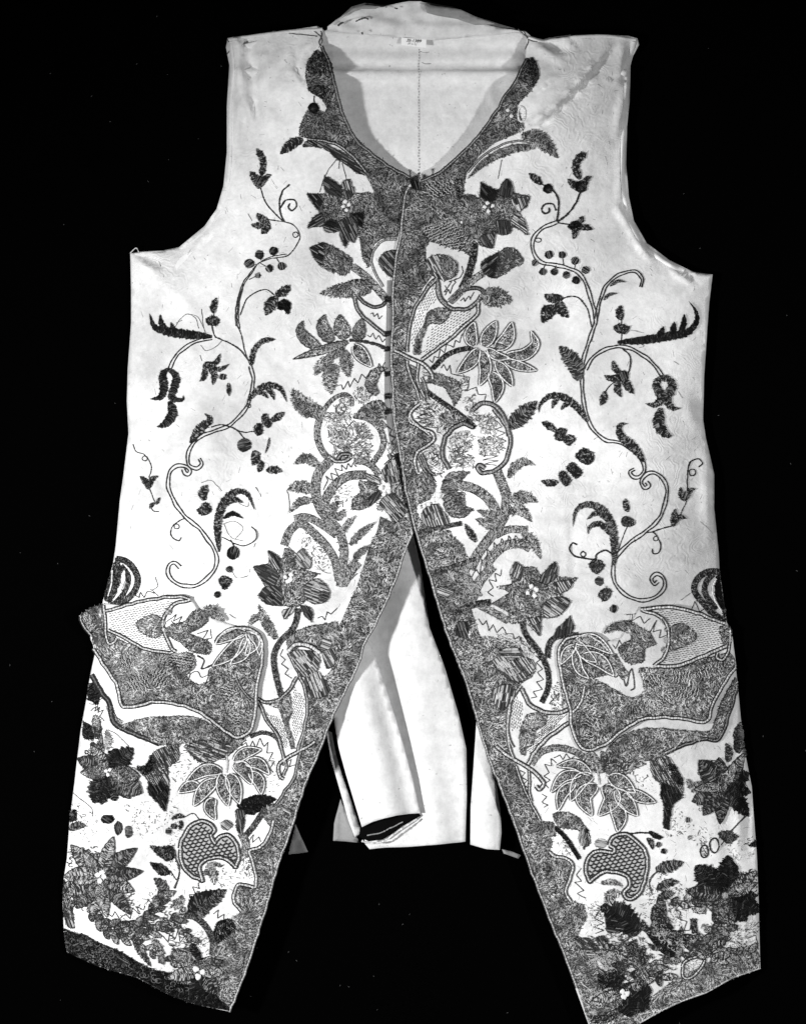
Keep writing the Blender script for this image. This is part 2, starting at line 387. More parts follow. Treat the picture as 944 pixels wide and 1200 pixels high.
def put_fringe(mb, poly, style, h, step=1.5):
    """ragged stitch ends that straggle over the outline"""
    q = resample(poly, step, True); d = np.roll(q, -1, 0) - np.roll(q, 1, 0); d /= np.hypot(d[:,0], d[:,1])[:,None] + 1e-6
    nn = np.stack([-d[:,1], d[:,0]], 1); m = len(q)
    cc = np.cross(np.append(q[0] - q.mean(0), 0), np.append(d[0], 0))[2]
    k = rng.random(m) < .55
    a = q - nn * rng.uniform(.2, 1.8, (m, 1)); b_ = q + nn * rng.uniform(.2, 1.7, (m, 1)) + d * rng.normal(0, .9, (m, 1))
    a, b_ = a[k], b_[k]
    tn = tones(style, m)[k]; tn = np.where(tn > .3, tn * .5, tn)
    put_stitches(mb, a, b_, rng.uniform(.5, .9, len(a)), tn, h, .5)
def put_tube(mb, p, w, tone, h, jit=0.12, twist=0.0):
    """half-round thread lying on the cloth along p"""
    p = arr(p)
    if len(p) < 2: return
    d = np.gradient(p, axis=0); L = np.hypot(d[:,0], d[:,1])[:,None] + 1e-6
    n = np.stack([-d[:,1], d[:,0]], 1) / L
    m = len(p); ww = np.broadcast_to(w, (m,)) * (1 + rng.normal(0, jit, m))
    aa = np.array([0, .25, .5, .75, 1]) * math.pi
    X = []; H = []
    for a in aa: X.append(p + n * (np.cos(a) * ww / 2)[:,None]); H.append(np.sin(a) * ww * .5)
    X = np.concatenate(X); H = np.concatenate(H)
    Z = zz(X[:,0], X[:,1], h) + H
    i = np.arange(m - 1); T = []
    for r in range(4):
        a, b_, c, e = i + r * m, i + 1 + r * m, i + (r + 1) * m, i + 1 + (r + 1) * m
        T += [np.stack([a, b_, e], 1), np.stack([a, e, c], 1)]
    tn = np.broadcast_to(tone, (m,)).copy()
    tn = tn * (1 + rng.normal(0, .18, m)).clip(.5, 1.6)
    if twist: tn *= np.where(np.arange(m) % 3 == 0, 1 - twist, 1)
    mb.add(np.column_stack([X, Z]), np.concatenate(T), np.tile(tn, 5))

# ------------------------------------------------------------------ motif builders (points in the current window)
def trim(mb):
    """cut thread ends that would hang past the edge of the cloth"""
    v = np.concatenate(mb.v); t = np.concatenate(mb.t)
    if v[:,0].min() > 165 and v[:,0].max() < 815 and v[:,1].max() < 1115: return
    c = v[t].mean(1); pol = arr(L_poly if ST['side'] == 'L' else R_poly)
    k = inside(pol, c[:,0], c[:,1])
    if k.sum() > 3: mb.t = [t[k]]; mb.v = [v]; mb.c = [np.concatenate(mb.c)]
def fin(mb, name, par, mt=None):
    if ST['lift'] < 2 and 'L_poly' in globals() and 'R_poly' in globals() and name not in ('frayed_thread', 'hem_edge', 'edge_cord'): trim(mb)
    o = mb.build(name, mt or M_thread, par if par is not None else ST['par'])
    if name in ('squiggle_threads', 'stipple_stitches', 'scale_stitches', 'faded_stitching', 'couched_glint', 'outlined_leaf_fill'): o['kind'] = 'stuff'
    return o
def gnd(pts, name='embroidered_ground', style='ground', par=None, h=.45, raw=False, dens=1.15):
    poly = arr(pts) if raw else organic(px(pts))
    h += .45 if par is not None else 0
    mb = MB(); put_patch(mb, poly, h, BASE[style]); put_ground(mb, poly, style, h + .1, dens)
    if not raw: put_tube(mb, np.vstack([poly, poly[:1]]), .85, .010, h + .1, .3); put_fringe(mb, poly, style, h)
    return fin(mb, name, par, M_metal)
def sat(pts, ang=45, name='petal', style='satin', par=None, h=.9, sp=1.7, raw=False):
    poly = arr(pts) if raw else organic(px(pts))
    h += .5 if par is not None else 0
    mb = MB(); put_patch(mb, poly, h, BASE[style]); put_satin(mb, poly, math.radians(ang), style, h + .1, sp)
    put_tube(mb, np.vstack([poly, poly[:1]]), .8, .010, h + .1, .3); put_fringe(mb, poly, style, h)
    return fin(mb, name, par)
def pale(pts, name='faded_stitching', style='pale', par=None, h=.35, dens=7):
    poly = organic(px(pts), 1.2); mb = MB(); put_ground(mb, poly, style, h, dens * .6); return fin(mb, name, par)
def glint(pts, ang=0, par=None, h=.9):  # couching highlights put in as pale zigzag stitches beside dark rows
    poly = organic(px(pts), 1.); mb = MB(); segs, c, s = clip_scan(poly, math.radians(ang), 3.4)
    for a, b_, v in segs:
        m = max(3, int((b_ - a) / 1.9)); u = np.linspace(a, b_, m); vv = v + np.where(np.arange(m) % 2 == 0, .8, -.8) + rng.normal(0, .4, m)
        k = rng.random(m) < .85; q = np.stack([u * c - vv * s, u * s + vv * c], 1)
        put_stitches(mb, q[:-1][k[1:]], q[1:][k[1:]], .8, rng.uniform(.5, .8, int(k[1:].sum())), h + .5, .6); q2 = q + np.array([-s, c]) * 1.4; put_stitches(mb, q2[:-1], q2[1:], .9, np.full(m - 1, .008), h + .4, .4)
    return fin(mb, 'couched_glint', par)
def leaf(pts, w, name='leaf', style='leaf', par=None, h=.9, edge=None, blunt=False):
    c = spline(px(pts), 1.4); w = w * ST['k'] * (.84 if edge == 'w' else 1); n = len(c)
    if n < 4: c = resample(px(pts), .8); n = len(c)
    t = np.linspace(0, 1, n)
    pr = (t + .03) ** .62 * (1 - t) ** .92; pr /= pr.max()
    if blunt: pr = np.clip(np.minimum(t * 8 + .3, (1 - t) * 5 + .1), 0, 1)
    d = np.gradient(c, axis=0); d /= np.hypot(d[:,0], d[:,1])[:,None] + 1e-6
    nn = np.stack([-d[:,1], d[:,0]], 1)
    L = np.hypot(*np.diff(c, axis=0).T).sum()
    if edge != 'w' and w > 4: pr = pr * (1 + (.06 if edge else .12) * np.sin(2 * math.pi * t * max(2, round(L / 6.5)) + rng.uniform(0, 6)))
    hw = (pr * w / 2)[:,None]
    mb = MB()
    X = np.concatenate([c + nn * hw * .9, c, c - nn * hw * .9]); i = np.arange(n - 1)
    T = np.concatenate([np.stack(q, 1) for q in ((i, i+1, i+n+1), (i, i+n+1, i+n), (i+n, i+n+1, i+2*n+1), (i+n, i+2*n+1, i+2*n))])
    mb.add(np.column_stack([X, zz(X[:,0], X[:,1], h)]), T, BASE[style])
    L = np.hypot(*np.diff(c, axis=0).T).sum()
    if style in ('ground', 'grey', 'pale'):
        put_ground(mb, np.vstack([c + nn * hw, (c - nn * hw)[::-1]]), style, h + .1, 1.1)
    m = max(4, int(L / (1.0 if style in ('leaf', 'black', 'satin', 'light') else 2.4))); q = np.linspace(0.01, .97, m) + rng.uniform(-.3, .3, m) / m
    ci = np.stack([np.interp(q, t, c[:,0]), np.interp(q, t, c[:,1])], 1); ni = np.stack([np.interp(q, t, nn[:,0]), np.interp(q, t, nn[:,1])], 1)
    di = np.stack([np.interp(q, t, d[:,0]), np.interp(q, t, d[:,1])], 1); wi = np.interp(q, t, hw[:,0])[:,None]
    st = style if style in ('leaf', 'black', 'satin', 'light') else 'leaf'
    for sg in (1, -1):
        for f0, f1 in ((-.05, .55), (.45, 1.0)):
            f1 = f1 * rng.uniform(.9, 1.04 if edge else 1.16, (m, 1)) if f1 == 1.0 else f1 * rng.uniform(.8, 1.2, (m, 1))
            put_stitches(mb, ci + ni * sg * wi * f0 + di * wi * .35 * f0, ci + ni * sg * wi * f1 + di * wi * .35 * f1, 1.0, tones(st, m), h + .1, .6)
    if edge:
        for sg in (1, -1):
            p = c + nn * sg * hw * 1.0
            if edge == 'w':
                put_tube(mb, p, 1.5, .62, h + .5, twist=.3); put_tube(mb, p + nn * sg * 1.3, 1.15, .008, h + .2); put_tube(mb, p - nn * sg * 1.1, .9, .01, h + .3)
            else: put_tube(mb, p, 1.1, .008, h + .3)
    return fin(mb, name, par)
def lin(pts, w=1.2, tone=.008, name='stem', par=None, h=.3, raw=False, smooth=True):
    p = arr(pts) if raw else px(pts); mb = MB(); w = w * 1.12
    put_tube(mb, wobble(spline(p, 1.3) if smooth else resample(p, 1.0), .22, 5.), w, tone, h, .18); return fin(mb, name, par)
def dbl(pts, gap=3.6, w=1.6, name='vine_stem', par=None):
    c = wobble(spline(px(pts), 1.4), .3); d = np.gradient(c, axis=0); d /= np.hypot(d[:,0], d[:,1])[:,None] + 1e-6
    nn = np.stack([-d[:,1], d[:,0]], 1); mb = MB()
    g = gap / 2 * .92 * (1 + .18 * np.sin(np.arange(len(c)) / 3.1))[:,None]
    put_tube(mb, c + nn * g, w, .008, .3); put_tube(mb, c - nn * g, w, .008, .3)
    k = np.arange(2, len(c) - 1, 5)
    return fin(mb, name, par)
def cord(pts, w=2.3, name='outline_cord', par=None, raw=False, closed=False, tone=.62, dark=1.45, h=.8):
    p = spline(arr(pts) if raw else px(pts), 1.2, closed)
    p = wobble(p, .42)
    if closed: p = np.vstack([p, p[:1]])
    d = np.gradient(p, axis=0); d /= np.hypot(d[:,0], d[:,1])[:,None] + 1e-6
    nn = np.stack([-d[:,1], d[:,0]], 1); mb = MB()
    put_tube(mb, p, w * .85, tone * .85, h, .22, twist=.5)
    if dark:
        for sg in (1, -1): put_tube(mb, p + nn * sg * (w / 2 + dark * .4), dark, .006, h - .1)
    return fin(mb, name, par)
def band(pts, w, name='band', style='ground', par=None, h=.6, taper=False):
    c = spline(px(pts), 2.0); d = np.gradient(c, axis=0); d /= np.hypot(d[:,0], d[:,1])[:,None] + 1e-6
    nn = np.stack([-d[:,1], d[:,0]], 1); t = np.linspace(0, 1, len(c))
    hw = w * ST['k'] / 2 * (np.clip(np.minimum(t * 6 + .4, (1 - t) * 6 + .4), 0, 1) if taper else np.ones_like(t))
    n = len(c); mb = MB()
    X = np.concatenate([c + nn * hw[:,None], c, c - nn * hw[:,None]]); i = np.arange(n - 1)
    T = np.concatenate([np.stack(q, 1) for q in ((i, i+1, i+n+1), (i, i+n+1, i+n), (i+n, i+n+1, i+2*n+1), (i+n, i+2*n+1, i+2*n))])
    mb.add(np.column_stack([X, zz(X[:,0], X[:,1], h)]), T, BASE[style])
    L = np.hypot(*np.diff(c, axis=0).T).sum(); m = max(3, int(L * w * ST['k'] / 1.15))
    q = rng.random(m); s = rng.uniform(-1, 1, m)
    cx = np.interp(q, t, c[:,0]); cy = np.interp(q, t, c[:,1]); nx = np.interp(q, t, nn[:,0]); ny = np.interp(q, t, nn[:,1]); ww = np.interp(q, t, hw)
    ctr = np.stack([cx + nx * s * ww, cy + ny * s * ww], 1); a = np.arctan2(ny, nx) + rng.normal(.7, .45, m)
    dd = np.stack([np.cos(a), np.sin(a)], 1) * rng.uniform(.7, 1.7, m)[:,None]
    put_stitches(mb, ctr - dd, ctr + dd, .95, tones(style, m), h + .15, .7)
    for sg in (1, -1): put_tube(mb, c + nn * (sg * hw)[:,None], .9, .012, h)
    return fin(mb, name, par)
def zig(pts, w=.95, name='zigzag_thread', par=None, tone=.02): return lin(pts, w, tone, name, par, .35, smooth=False)
def ball(x, y, r, name='berry', style='leaf', par=None, ry=None):
    a = np.linspace(0, 2 * math.pi, 14, endpoint=False); ry = ry or r
    p = [(x + r * math.cos(t) * rng.uniform(.9, 1.1), y + ry * math.sin(t) * rng.uniform(.9, 1.1)) for t in a]
    poly = px(p); mb = MB(); cen = poly.mean(0); V = np.vstack([poly, cen]); n = len(poly)
    Z = zz(V[:,0], V[:,1], .5); Z[-1] += 1.2
    mb.add(np.column_stack([V, Z]), [(i, (i + 1) % n, n) for i in range(n)], BASE[style])
    put_satin(mb, poly, rng.uniform(0, 3), style, 1.1, 1.4)
    return fin(mb, name, par)
def ring(x, y, r, ry=None, w=1.1, name='curl', par=None, tone=.014):
    a = np.linspace(0, 2 * math.pi, 16); ry = ry or r
    return lin([(x + r * math.cos(t), y + ry * math.sin(t)) for t in a], w, tone, name, par)
def eye(dots, r, par, name='flower_eye'):
    mb = MB()
    for x, y in dots:
        a = np.linspace(0, 2 * math.pi, 12, endpoint=False)
        poly = px([(x + r * .88 * rng.uniform(.65, 1.2) * math.cos(t), y + r * .88 * rng.uniform(.65, 1.2) * math.sin(t)) for t in a]); c = poly.mean(0)
        V = np.vstack([poly, c + (poly - c) * .6, c]); n = 12
        Z = zz(V[:,0], V[:,1], 2.5); Z[n:2*n] += .55; Z[-1] += .65
        T = [(i, (i+1) % n, n + (i+1) % n) for i in range(n)] + [(i, n + (i+1) % n, n + i) for i in range(n)] + [(n + i, n + (i+1) % n, 2*n) for i in range(n)]
        mb.add(np.column_stack([V, Z]), T, .62)
    return fin(mb, name, par)
def stipple(pts, n, ang=0, name='stipple_stitches', par=None, h=.3):
    poly = px(pts); mb = MB(); x0, y0 = poly.min(0); x1, y1 = poly.max(0)
    c, s = math.cos(math.radians(ang)), math.sin(math.radians(ang)); sp = math.sqrt(area(poly) / n)
    R_ = max(x1 - x0, y1 - y0); u, v = np.meshgrid(np.arange(-R_, R_, sp * 1.35), np.arange(-R_, R_, sp * .75)); u = u + (np.arange(u.shape[0]) % 2)[:,None] * sp * .6
    u = u.ravel() + rng.uniform(-.5, .5, u.size); v = v.ravel() + rng.uniform(-.3, .3, v.size)
    x = (x0 + x1) / 2 + u * c - v * s; y = (y0 + y1) / 2 + u * s + v * c
    k = inside(poly, x, y); x, y = x[k], y[k]; q = np.stack([x, y], 1); d = np.array([c, s]) * 1.4
    put_stitches(mb, q - d, q + d, .9, rng.uniform(.012, .08, len(q)), h, .4); return fin(mb, name, par)
def shell(pts, name='shell_motif', par=None, ang=10):
    poly = px(pts); mb = MB(); put_patch(mb, poly, .6, .34)
    o = fin(mb, name, par)
    mb = MB(); x0, y0 = poly.min(0); x1, y1 = poly.max(0); r = 0
    for yy in np.arange(y0 - 6, y1 + 6, 3.9):
        for xx in np.arange(x0 - 8 + (r % 2) * 3.1, x1 + 8, 6.2):
            a = np.linspace(.15, math.pi - .15, 7); p = np.stack([xx + 3.1 * np.cos(a) + .16 * (yy - y0), yy + 2.6 * np.sin(a) - .2 * (xx - x0) + 5], 1)
            if inside(poly, p[:,0], p[:,1]).all(): put_tube(mb, p, 1.9, .010, .75)
        r += 1
    fin(mb, 'scale_stitches', o)
    cord(organic(poly, 0, 3), 2.4, par=o, raw=True, closed=True, dark=2.0)
    return o

def lobes(cx, cy, petals, par, name='petal', h=.95):
    for tx, ty, w, st in petals:
        mx, my = (cx + tx) / 2 + rng.uniform(-6, 6), (cy + ty) / 2 + rng.uniform(-6, 6)
        bx, by = cx + (tx - cx) * .10, cy + (ty - cy) * .10
        leaf([(bx, by), (mx, my), (tx, ty)], w, name, st, par, h=h + .4 + rng.uniform(0, .25), edge=None if st == 'black' else 'd')
def squig(pts, n, name='squiggle_threads', par=None, tone=.015, h=1.3, r=2.2):
    poly = px(pts); mb = MB(); x0, y0 = poly.min(0); x1, y1 = poly.max(0); k = 0; tries = 0
    while k < n and tries < n * 12:
        tries += 1; x, y = rng.uniform(x0, x1), rng.uniform(y0, y1)
        if not inside(poly, np.array([x]), np.array([y]))[0]: continue
        a0 = rng.uniform(0, 6.28); a = a0 + np.linspace(0, rng.uniform(2.2, 5.2), 7); rr = r * rng.uniform(.6, 1.3)
        put_tube(mb, np.stack([x + rr * np.cos(a) * 1.3, y + rr * np.sin(a)], 1), .85, tone, h); k += 1
    return fin(mb, name, par)
def garland(pts, w, step, par, styles=('satin', 'grey', 'leaf'), L=1.0, name='wreath_leaf', h=.95):
    c = spline(px(pts), 1.0); k0 = ST['k']; o = arr(ST['o']); st_px = step * k0
    d = np.gradient(c, axis=0); d /= np.hypot(d[:,0], d[:,1])[:,None] + 1e-6
    s_ = np.concatenate([[0], np.cumsum(np.hypot(*np.diff(c, axis=0).T))]); i = 0
    for q in np.arange(0, s_[-1], st_px):
        j = min(len(c) - 1, int(np.searchsorted(s_, q))); sg = 1 if i % 2 else -1; i += 1
        p, t = c[j], d[j]; n_ = np.array([-t[1], t[0]]) * sg
        ln = w * k0 * L * rng.uniform(.8, 1.2); dr = t * .75 + n_ * .66
        pts_ = [p - dr * ln * .15, p + dr * ln * .5 + n_ * ln * .08, p + dr * ln]
        leaf([tuple((arr(a) - o) / k0) for a in pts_], w * .62, name, styles[i % len(styles)], par, h=h + rng.uniform(0, .3), edge='d')

# ------------------------------------------------------------------ the setting
bm = MB(); q = np.array([(-1900., -1600., -1.), (2850., -1600., -1.), (2850., 2800., -1.), (-1900., 2800., -1.)])
bm.add(q, [(0, 1, 2), (0, 2, 3)], .01)
back = bm.build('backdrop', M_black); back['kind'] = 'structure'

# ------------------------------------------------------------------ the waistcoat
waistcoat = link(bpy.data.objects.new('waistcoat', None))
waistcoat['label'] = 'sleeveless pale silk waistcoat with dark floral embroidery laid on black cloth'
waistcoat['category'] = 'waistcoat'

def zback(x, y):
    nk = sm(372, 392, x) * sm(622, 602, x)
    z = 5 + 14 * sm(64, 40, y) + nk * (9 * sm(50, 70, y) + 17 * sm(90, 205, y)) * sm(300, 225, y) + 2 * sm(430, 384, x) + 2 * sm(560, 612, x)
    f = 84 + 3 * np.sin((x - 380) / 120.0) - 1.5 * sm(480, 520, x)                 # a tuck across the lining
    z = z + 13.0 * np.exp(-((y - f - 3) / 5.5) ** 2) * (0.45 + .55 * np.abs(np.clip((x - 495) / 110, -1, 1))) - 5.0 * np.exp(-((y - f + 7) / 5.0) ** 2) * (0.4 + .6 * np.abs(np.clip((x - 495) / 110, -1, 1)))
    f2 = 50 + (x - 511) * .05                                                       # sharp crease at the right
    z = z - 3.0 * np.exp(-((y - f2 - 1.2) / 1.6) ** 2) * sm(505, 560, x) + 2.0 * np.exp(-((y - f2 + 2) / 2.0) ** 2) * sm(505, 560, x)
    z = z + 0.8 * np.exp(-((x - 490.5) / 1.6) ** 2) * sm(52, 60, y) + 2.2 * np.exp(-(((x - 576 - .15 * (y - 110)) / 3) ** 2)) * sm(92, 100, y) * sm(135, 118, y)
    return z + .35 * np.sin(x / 15.) * np.sin(y / 21. + 1)
inL = arr(L_side[2:22]) + (5, 0); inR = arr(R_side[2:16]) - (5, 0)
back_poly = [(384,36),(419,40),(470,44.5),(508,47),(568,41.5),(615,38.5),(630,52),(700,52),(732,56)] + [tuple(p) for p in inR] + [(830,660),(560,690),(500,640),(488,612),(470,650),(400,690),(145,680)] + [tuple(p) for p in inL[::-1]] + [(276,56),(300,50),(370,44)]
back_lining = sheet('back_lining', back_poly, zback, M_lining, waistcoat, 5)
collar_top = [(384,34),(394,25),(404,19),(416,12),(428,8),(440,10),(449,10),(465,6),(479,4),(493,4),(503,6),(512,12),(529,17),(545,24),(562,29),(579,33),(606,38)]
collar = sheet('collar', collar_top + [(615,39),(590,41.5),(568,43),(540,46),(508,49),(490,47.5),(470,46),(445,43.5),(419,41.5),(384,37.5)],
               lambda x, y: 22.5 + 5.5 * np.sin(np.clip((46 - y) / 40, 0, 1) * 2.6) + 3.4 * np.sin(x / 21.0 + 1.7 * np.sin(y / 9.)) * np.sin(y / 8. + 1.6 * np.sin(x / 27.)) + 1.7 * np.sin(x / 8.1 + 2.1 * np.sin(y / 11. + x / 40.)) * np.sin(y / 5.3 + 1.4 * np.sin(x / 14.)), M_lining, waistcoat, 3.2)
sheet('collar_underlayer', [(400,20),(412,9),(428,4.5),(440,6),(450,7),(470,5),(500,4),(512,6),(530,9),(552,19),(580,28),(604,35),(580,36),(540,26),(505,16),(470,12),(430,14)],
      lambda x, y: 17 + 1.5 * np.sin(x / 6.) - .12 * (20 - y), M_grey, collar, 4)  # grey colour puts the fold's shade behind the collar edge
sheet('collar_fold_shade', [(497,8),(505,9),(522,11),(539,14),(557,22),(580,31),(556,32),(536,25),(512,21),(500,18)], lambda x, y: 34 + 1.2 * np.sin(x / 6.) + .6 * np.sin(y / 2.), M_fold_shade, collar, 3.5)  # grey sheet stands in for shade on the folded collar edge
sheet('collar_fold_shade', [(412,13),(428,8.5),(446,10),(440,13),(424,13),(410,18),(400,24)], lambda x, y: 34 + 1.0 * np.sin(x / 5.), M_fold_shade, collar, 3.5)
# stitched centre-back seam
ST.update(side='L', lift=0)
_surf = surf
def surf_back(side, x, y): return zback(np.asarray(x, float), np.asarray(y, float))
surf = surf_back
reg('Z', 'L')
mb = MB(); ys = np.arange(58, 206, 3.3)
p0 = np.stack([490.5 + rng.normal(0, .35, len(ys)), ys], 1); p1 = p0 + np.stack([rng.normal(0, .3, len(ys)), np.full(len(ys), 2.2)], 1)
put_stitches(mb, p0, p1, .7, rng.uniform(.08, .30, len(ys)), .4, .4); mb.build('seam_stitches', M_thread, back_lining)['kind'] = 'stuff'
for p in [(492,61,502,62),(505,76,494,74)]:
    lin([(p[0], p[1]), ((p[0]+p[2])/2, (p[1]+p[3])/2 + .6), (p[2], p[3])], .7, .2, 'loose_thread', back_lining)
surf = _surf
# inventory label with handwriting
lab = MB(); lp = np.array([(470.3,45.6,23.4),(499.3,48.0,23.6),(498.8,57.4,20.6),(469.8,54.4,20.8)]); lq = lp.copy(); lq[:,2] -= .8
lab.add(np.vstack([lp, lq]), [(0,1,2),(0,2,3),(0,4,5),(0,5,1),(1,5,6),(1,6,2),(2,6,7),(2,7,3),(3,7,4),(3,4,0)], .85)
label = lab.build('inventory_label', M_paper, waistcoat); label['label'] = 'small white paper label with a handwritten number'
def text(s, x, y, size, rot, z, shear=.25):
    c = bpy.data.curves.new('lettering', 'FONT'); c.body = s; c.size = size * S; c.shear = shear; c.offset = .01 * S
    o = link(bpy.data.objects.new('lettering', c)); o.location = ((x - CX) * S, (CY - y) * S, z * S); o.rotation_euler = (0, 0, math.radians(rot))
    bpy.context.view_layer.update()
    me = bpy.data.meshes.new_from_object(o); bpy.data.objects.remove(o)
    o2 = link(bpy.data.objects.new('lettering', me)); o2.location = ((x - CX) * S, (CY - y) * S, z * S); o2.rotation_euler = (0, 0, math.radians(rot))
    o2.data.materials.clear(); o2.data.materials.append(M_ink); o2.parent = label
text('35-1389', 475.5, 50.6, 5.2, -4, 23.8); text('P. 1-1(', 477.5, 54.3, 3.8, -4, 23.4)

# back skirts seen through the open front
def skirt(name, poly, zf, lab=None, grid=5):
    o = sheet(name, poly, zf, M_skirt, waistcoat, grid, 1.4)
    if lab: o['label'] = lab
    return o
skirt('back_skirt', [(478,600),(492,660),(503,735),(520,779),(537,837),(546,877),(546.5,930),(545,986),(520,988),(483,991.5),(450,993),(433,995),(428,989),(424,960),(418,900),(420,800),(430,700),(455,620)],
      lambda x, y: 7 + 13 * np.exp(-((x - 516 + (985 - y) * .13) / 27) ** 2) + (1.6 * np.sin((x + (990 - y) * .22) / 8.) + 2.6 * np.sin((x + (990 - y) * .28) / 15. + 1)) * sm(660, 900, y), 'long white back skirt lining with a ragged hem')
def z2(x, y):
    u = np.clip((x - (394 + (y - 850) * .23)) / 62, 0, 1); return 19 + 14 * np.sin(.3 + u * math.pi * .76) + 2.6 * np.sin((x - (y - 750) * .25) / 8. + .6) * sm(760, 850, y)
folded = skirt('folded_skirt', [(430,748),(440,769),(449,796),(458,824),(466,850),(475,882),(483,912),(488,935),(492,952),(480,952.5),(465,954),(450,957.5),(436,962),(424,968),(414,935),(405,905),(397,875),(393,852),(390,835),(402,790)], z2, 'folded back skirt with a dark curled hem')
def z2b(x, y): return 10 + .10 * (x - 424) + .3 * (975 - y) * .2
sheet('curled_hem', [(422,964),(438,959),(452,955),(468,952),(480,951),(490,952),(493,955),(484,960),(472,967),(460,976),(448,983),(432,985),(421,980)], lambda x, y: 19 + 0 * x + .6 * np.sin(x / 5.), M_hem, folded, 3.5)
ST.update(side='L'); surf = lambda side, x, y: 21 + 0 * np.asarray(x, float); reg('Z', 'L')
lin([(424,984),(434,987),(448,985),(461,977),(474,968),(488,959)], 2.0, .5, 'hem_stitching', folded); lin([(430,978),(445,975),(458,969),(472,962)], 1.2, .22, 'hem_stitching', folded); surf = _surf
skirt('side_skirt', [(558,840),(569,871),(576,895),(581,918),(586,950),(587,975),(585,995),(570,994),(550.5,989),(551,945),(554,901)], lambda x, y: 12 + 10 * np.sin(np.clip((x - 549) / 36, 0, 1) * 2.7), 'narrow white skirt fold beside the right front')
skirt('skirt_edge', [(382,855),(389,858),(394,885),(402,912),(412,940),(424,975),(416,981),(408,960),(398,925),(388,890)], lambda x, y: 9 + 1.2 * np.sin(x / 4.), 'thin frayed edge of a skirt layer')
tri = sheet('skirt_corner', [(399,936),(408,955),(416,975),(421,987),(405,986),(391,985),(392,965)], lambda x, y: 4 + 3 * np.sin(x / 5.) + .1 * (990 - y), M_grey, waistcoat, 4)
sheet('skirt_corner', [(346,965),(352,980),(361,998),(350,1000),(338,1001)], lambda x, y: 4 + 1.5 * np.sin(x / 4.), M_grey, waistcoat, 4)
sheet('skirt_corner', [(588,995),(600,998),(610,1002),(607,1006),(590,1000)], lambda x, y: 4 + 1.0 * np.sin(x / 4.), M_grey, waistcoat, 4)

# fronts
L_poly = L_shoulder + L_side + L_hem + L_front[1:] + [(479,600),(474,568),(468,527),(465,480),(466,400),(468,320),(474,275),(480,235),(485,213)] + L_neck[::-1][1:-1]
frontL = sheet('front_panel', L_poly, lambda x, y: surf('L', x, y), M_silk, waistcoat, 4.2, 2.0); frontL['label'] = 'embroidered front on the viewer\'s left, its edge under the other front'
R_poly = R_edge + R_hem[::-1][1:] + R_side[::-1][1:] + R_shoulder[::-1][1:] + R_neck[::-1][1:-1]
frontR = sheet('front_panel', R_poly, lambda x, y: surf('R', x, y), M_silk, waistcoat, 4.2, 2.0); frontR['label'] = 'embroidered front on the viewer\'s right, lapping over the other front'
# turned armhole edge of the right front
reg('Z', 'R')
def strip(pts, w, name, side, h, tone, par):
    c = spline(arr(pts), 3); d = np.gradient(c, axis=0); d /= np.hypot(d[:,0], d[:,1])[:,None]; nn = np.stack([-d[:,1], d[:,0]], 1)
    m = len(c); X = np.concatenate([c - nn * w / 2, c - nn * w / 5, c + nn * w / 5, c + nn * w / 2]); H = np.concatenate([np.full(m, 0.), np.full(m, h), np.full(m, h), np.full(m, 0.)])
    i = np.arange(m - 1); T = np.concatenate([np.stack(t, 1) for r in range(3) for t in ((i+r*m, i+1+r*m, i+1+(r+1)*m), (i+r*m, i+1+(r+1)*m, i+(r+1)*m))])
    mb = MB(); mb.add(np.column_stack([X, surf(side, X[:,0], X[:,1]) + H + .2]), T, tone); return mb.build(name, M_silk, par, True)
strip([(742,50),(734,80),(733,120),(730,150),(729,195),(731,232),(737,258),(752,285),(775,305),(800,318)], 6, 'armhole_binding', 'R', 2.6, .7, frontR)
strip([(270,50),(273,80),(270,124),(270,179),(267,214)], 5, 'armhole_binding', 'L', 2.0, .7, frontL)
strip([(268,47),(300,43),(345,38),(378,36)], 4, 'shoulder_seam', 'L', 2.2, .7, frontL)
strip([(618,46),(640,50),(675,45),(712,44),(744,48)], 4, 'shoulder_seam', 'R', 2.2, .7, frontR)
# frayed threads at the shoulder points and armpit
for s_, p in [('L', [(372,32),(378,42),(374,52),(380,58)]), ('L', [(366,36),(378,48),(372,60)]), ('L', [(320,38),(345,41),(372,44)]), ('R', [(606,36),(618,48),(614,60)]), ('R', [(612,38),(622,50),(640,47),(668,43)]), ('L', [(153,297),(160,291),(163,296)]), ('L', [(267,47),(270,58),(266,64)])]:
    reg('Z', s_); lin(p, 1.1, .06 if p[0][0] != 153 else .5, 'frayed_thread', frontL if s_ == 'L' else frontR)
# edge cords along neck and front edges
reg('Z', 'L')
cord([(p[0] - 1.6, p[1] + .8) for p in L_neck[1:]], 1.8, 'edge_cord', frontL, True, tone=.3)
cord([(p[0] - 1.2, p[1]) for p in L_front[:-1]], 1.9, 'edge_cord', frontL, True, tone=.5, dark=.8)
lin([(p[0], p[1] - 1.) for p in [L_side[-1]] + L_hem], 1.0, .10, 'hem_edge', frontL)
reg('Z', 'R')
cord([(p[0] + 1.5, p[1]) for p in R_edge[1:-1]], 2.0, 'edge_cord', frontR, True, tone=.45, dark=.9)
cord([(p[0] + .6, p[1] + 1.5) for p in R_neck[1:-1]], 1.8, 'edge_cord', frontR, True, tone=.32)
lin([(p[0], p[1] - 1.) for p in R_hem[:-2]], 1.3, .5, 'hem_edge', frontR)
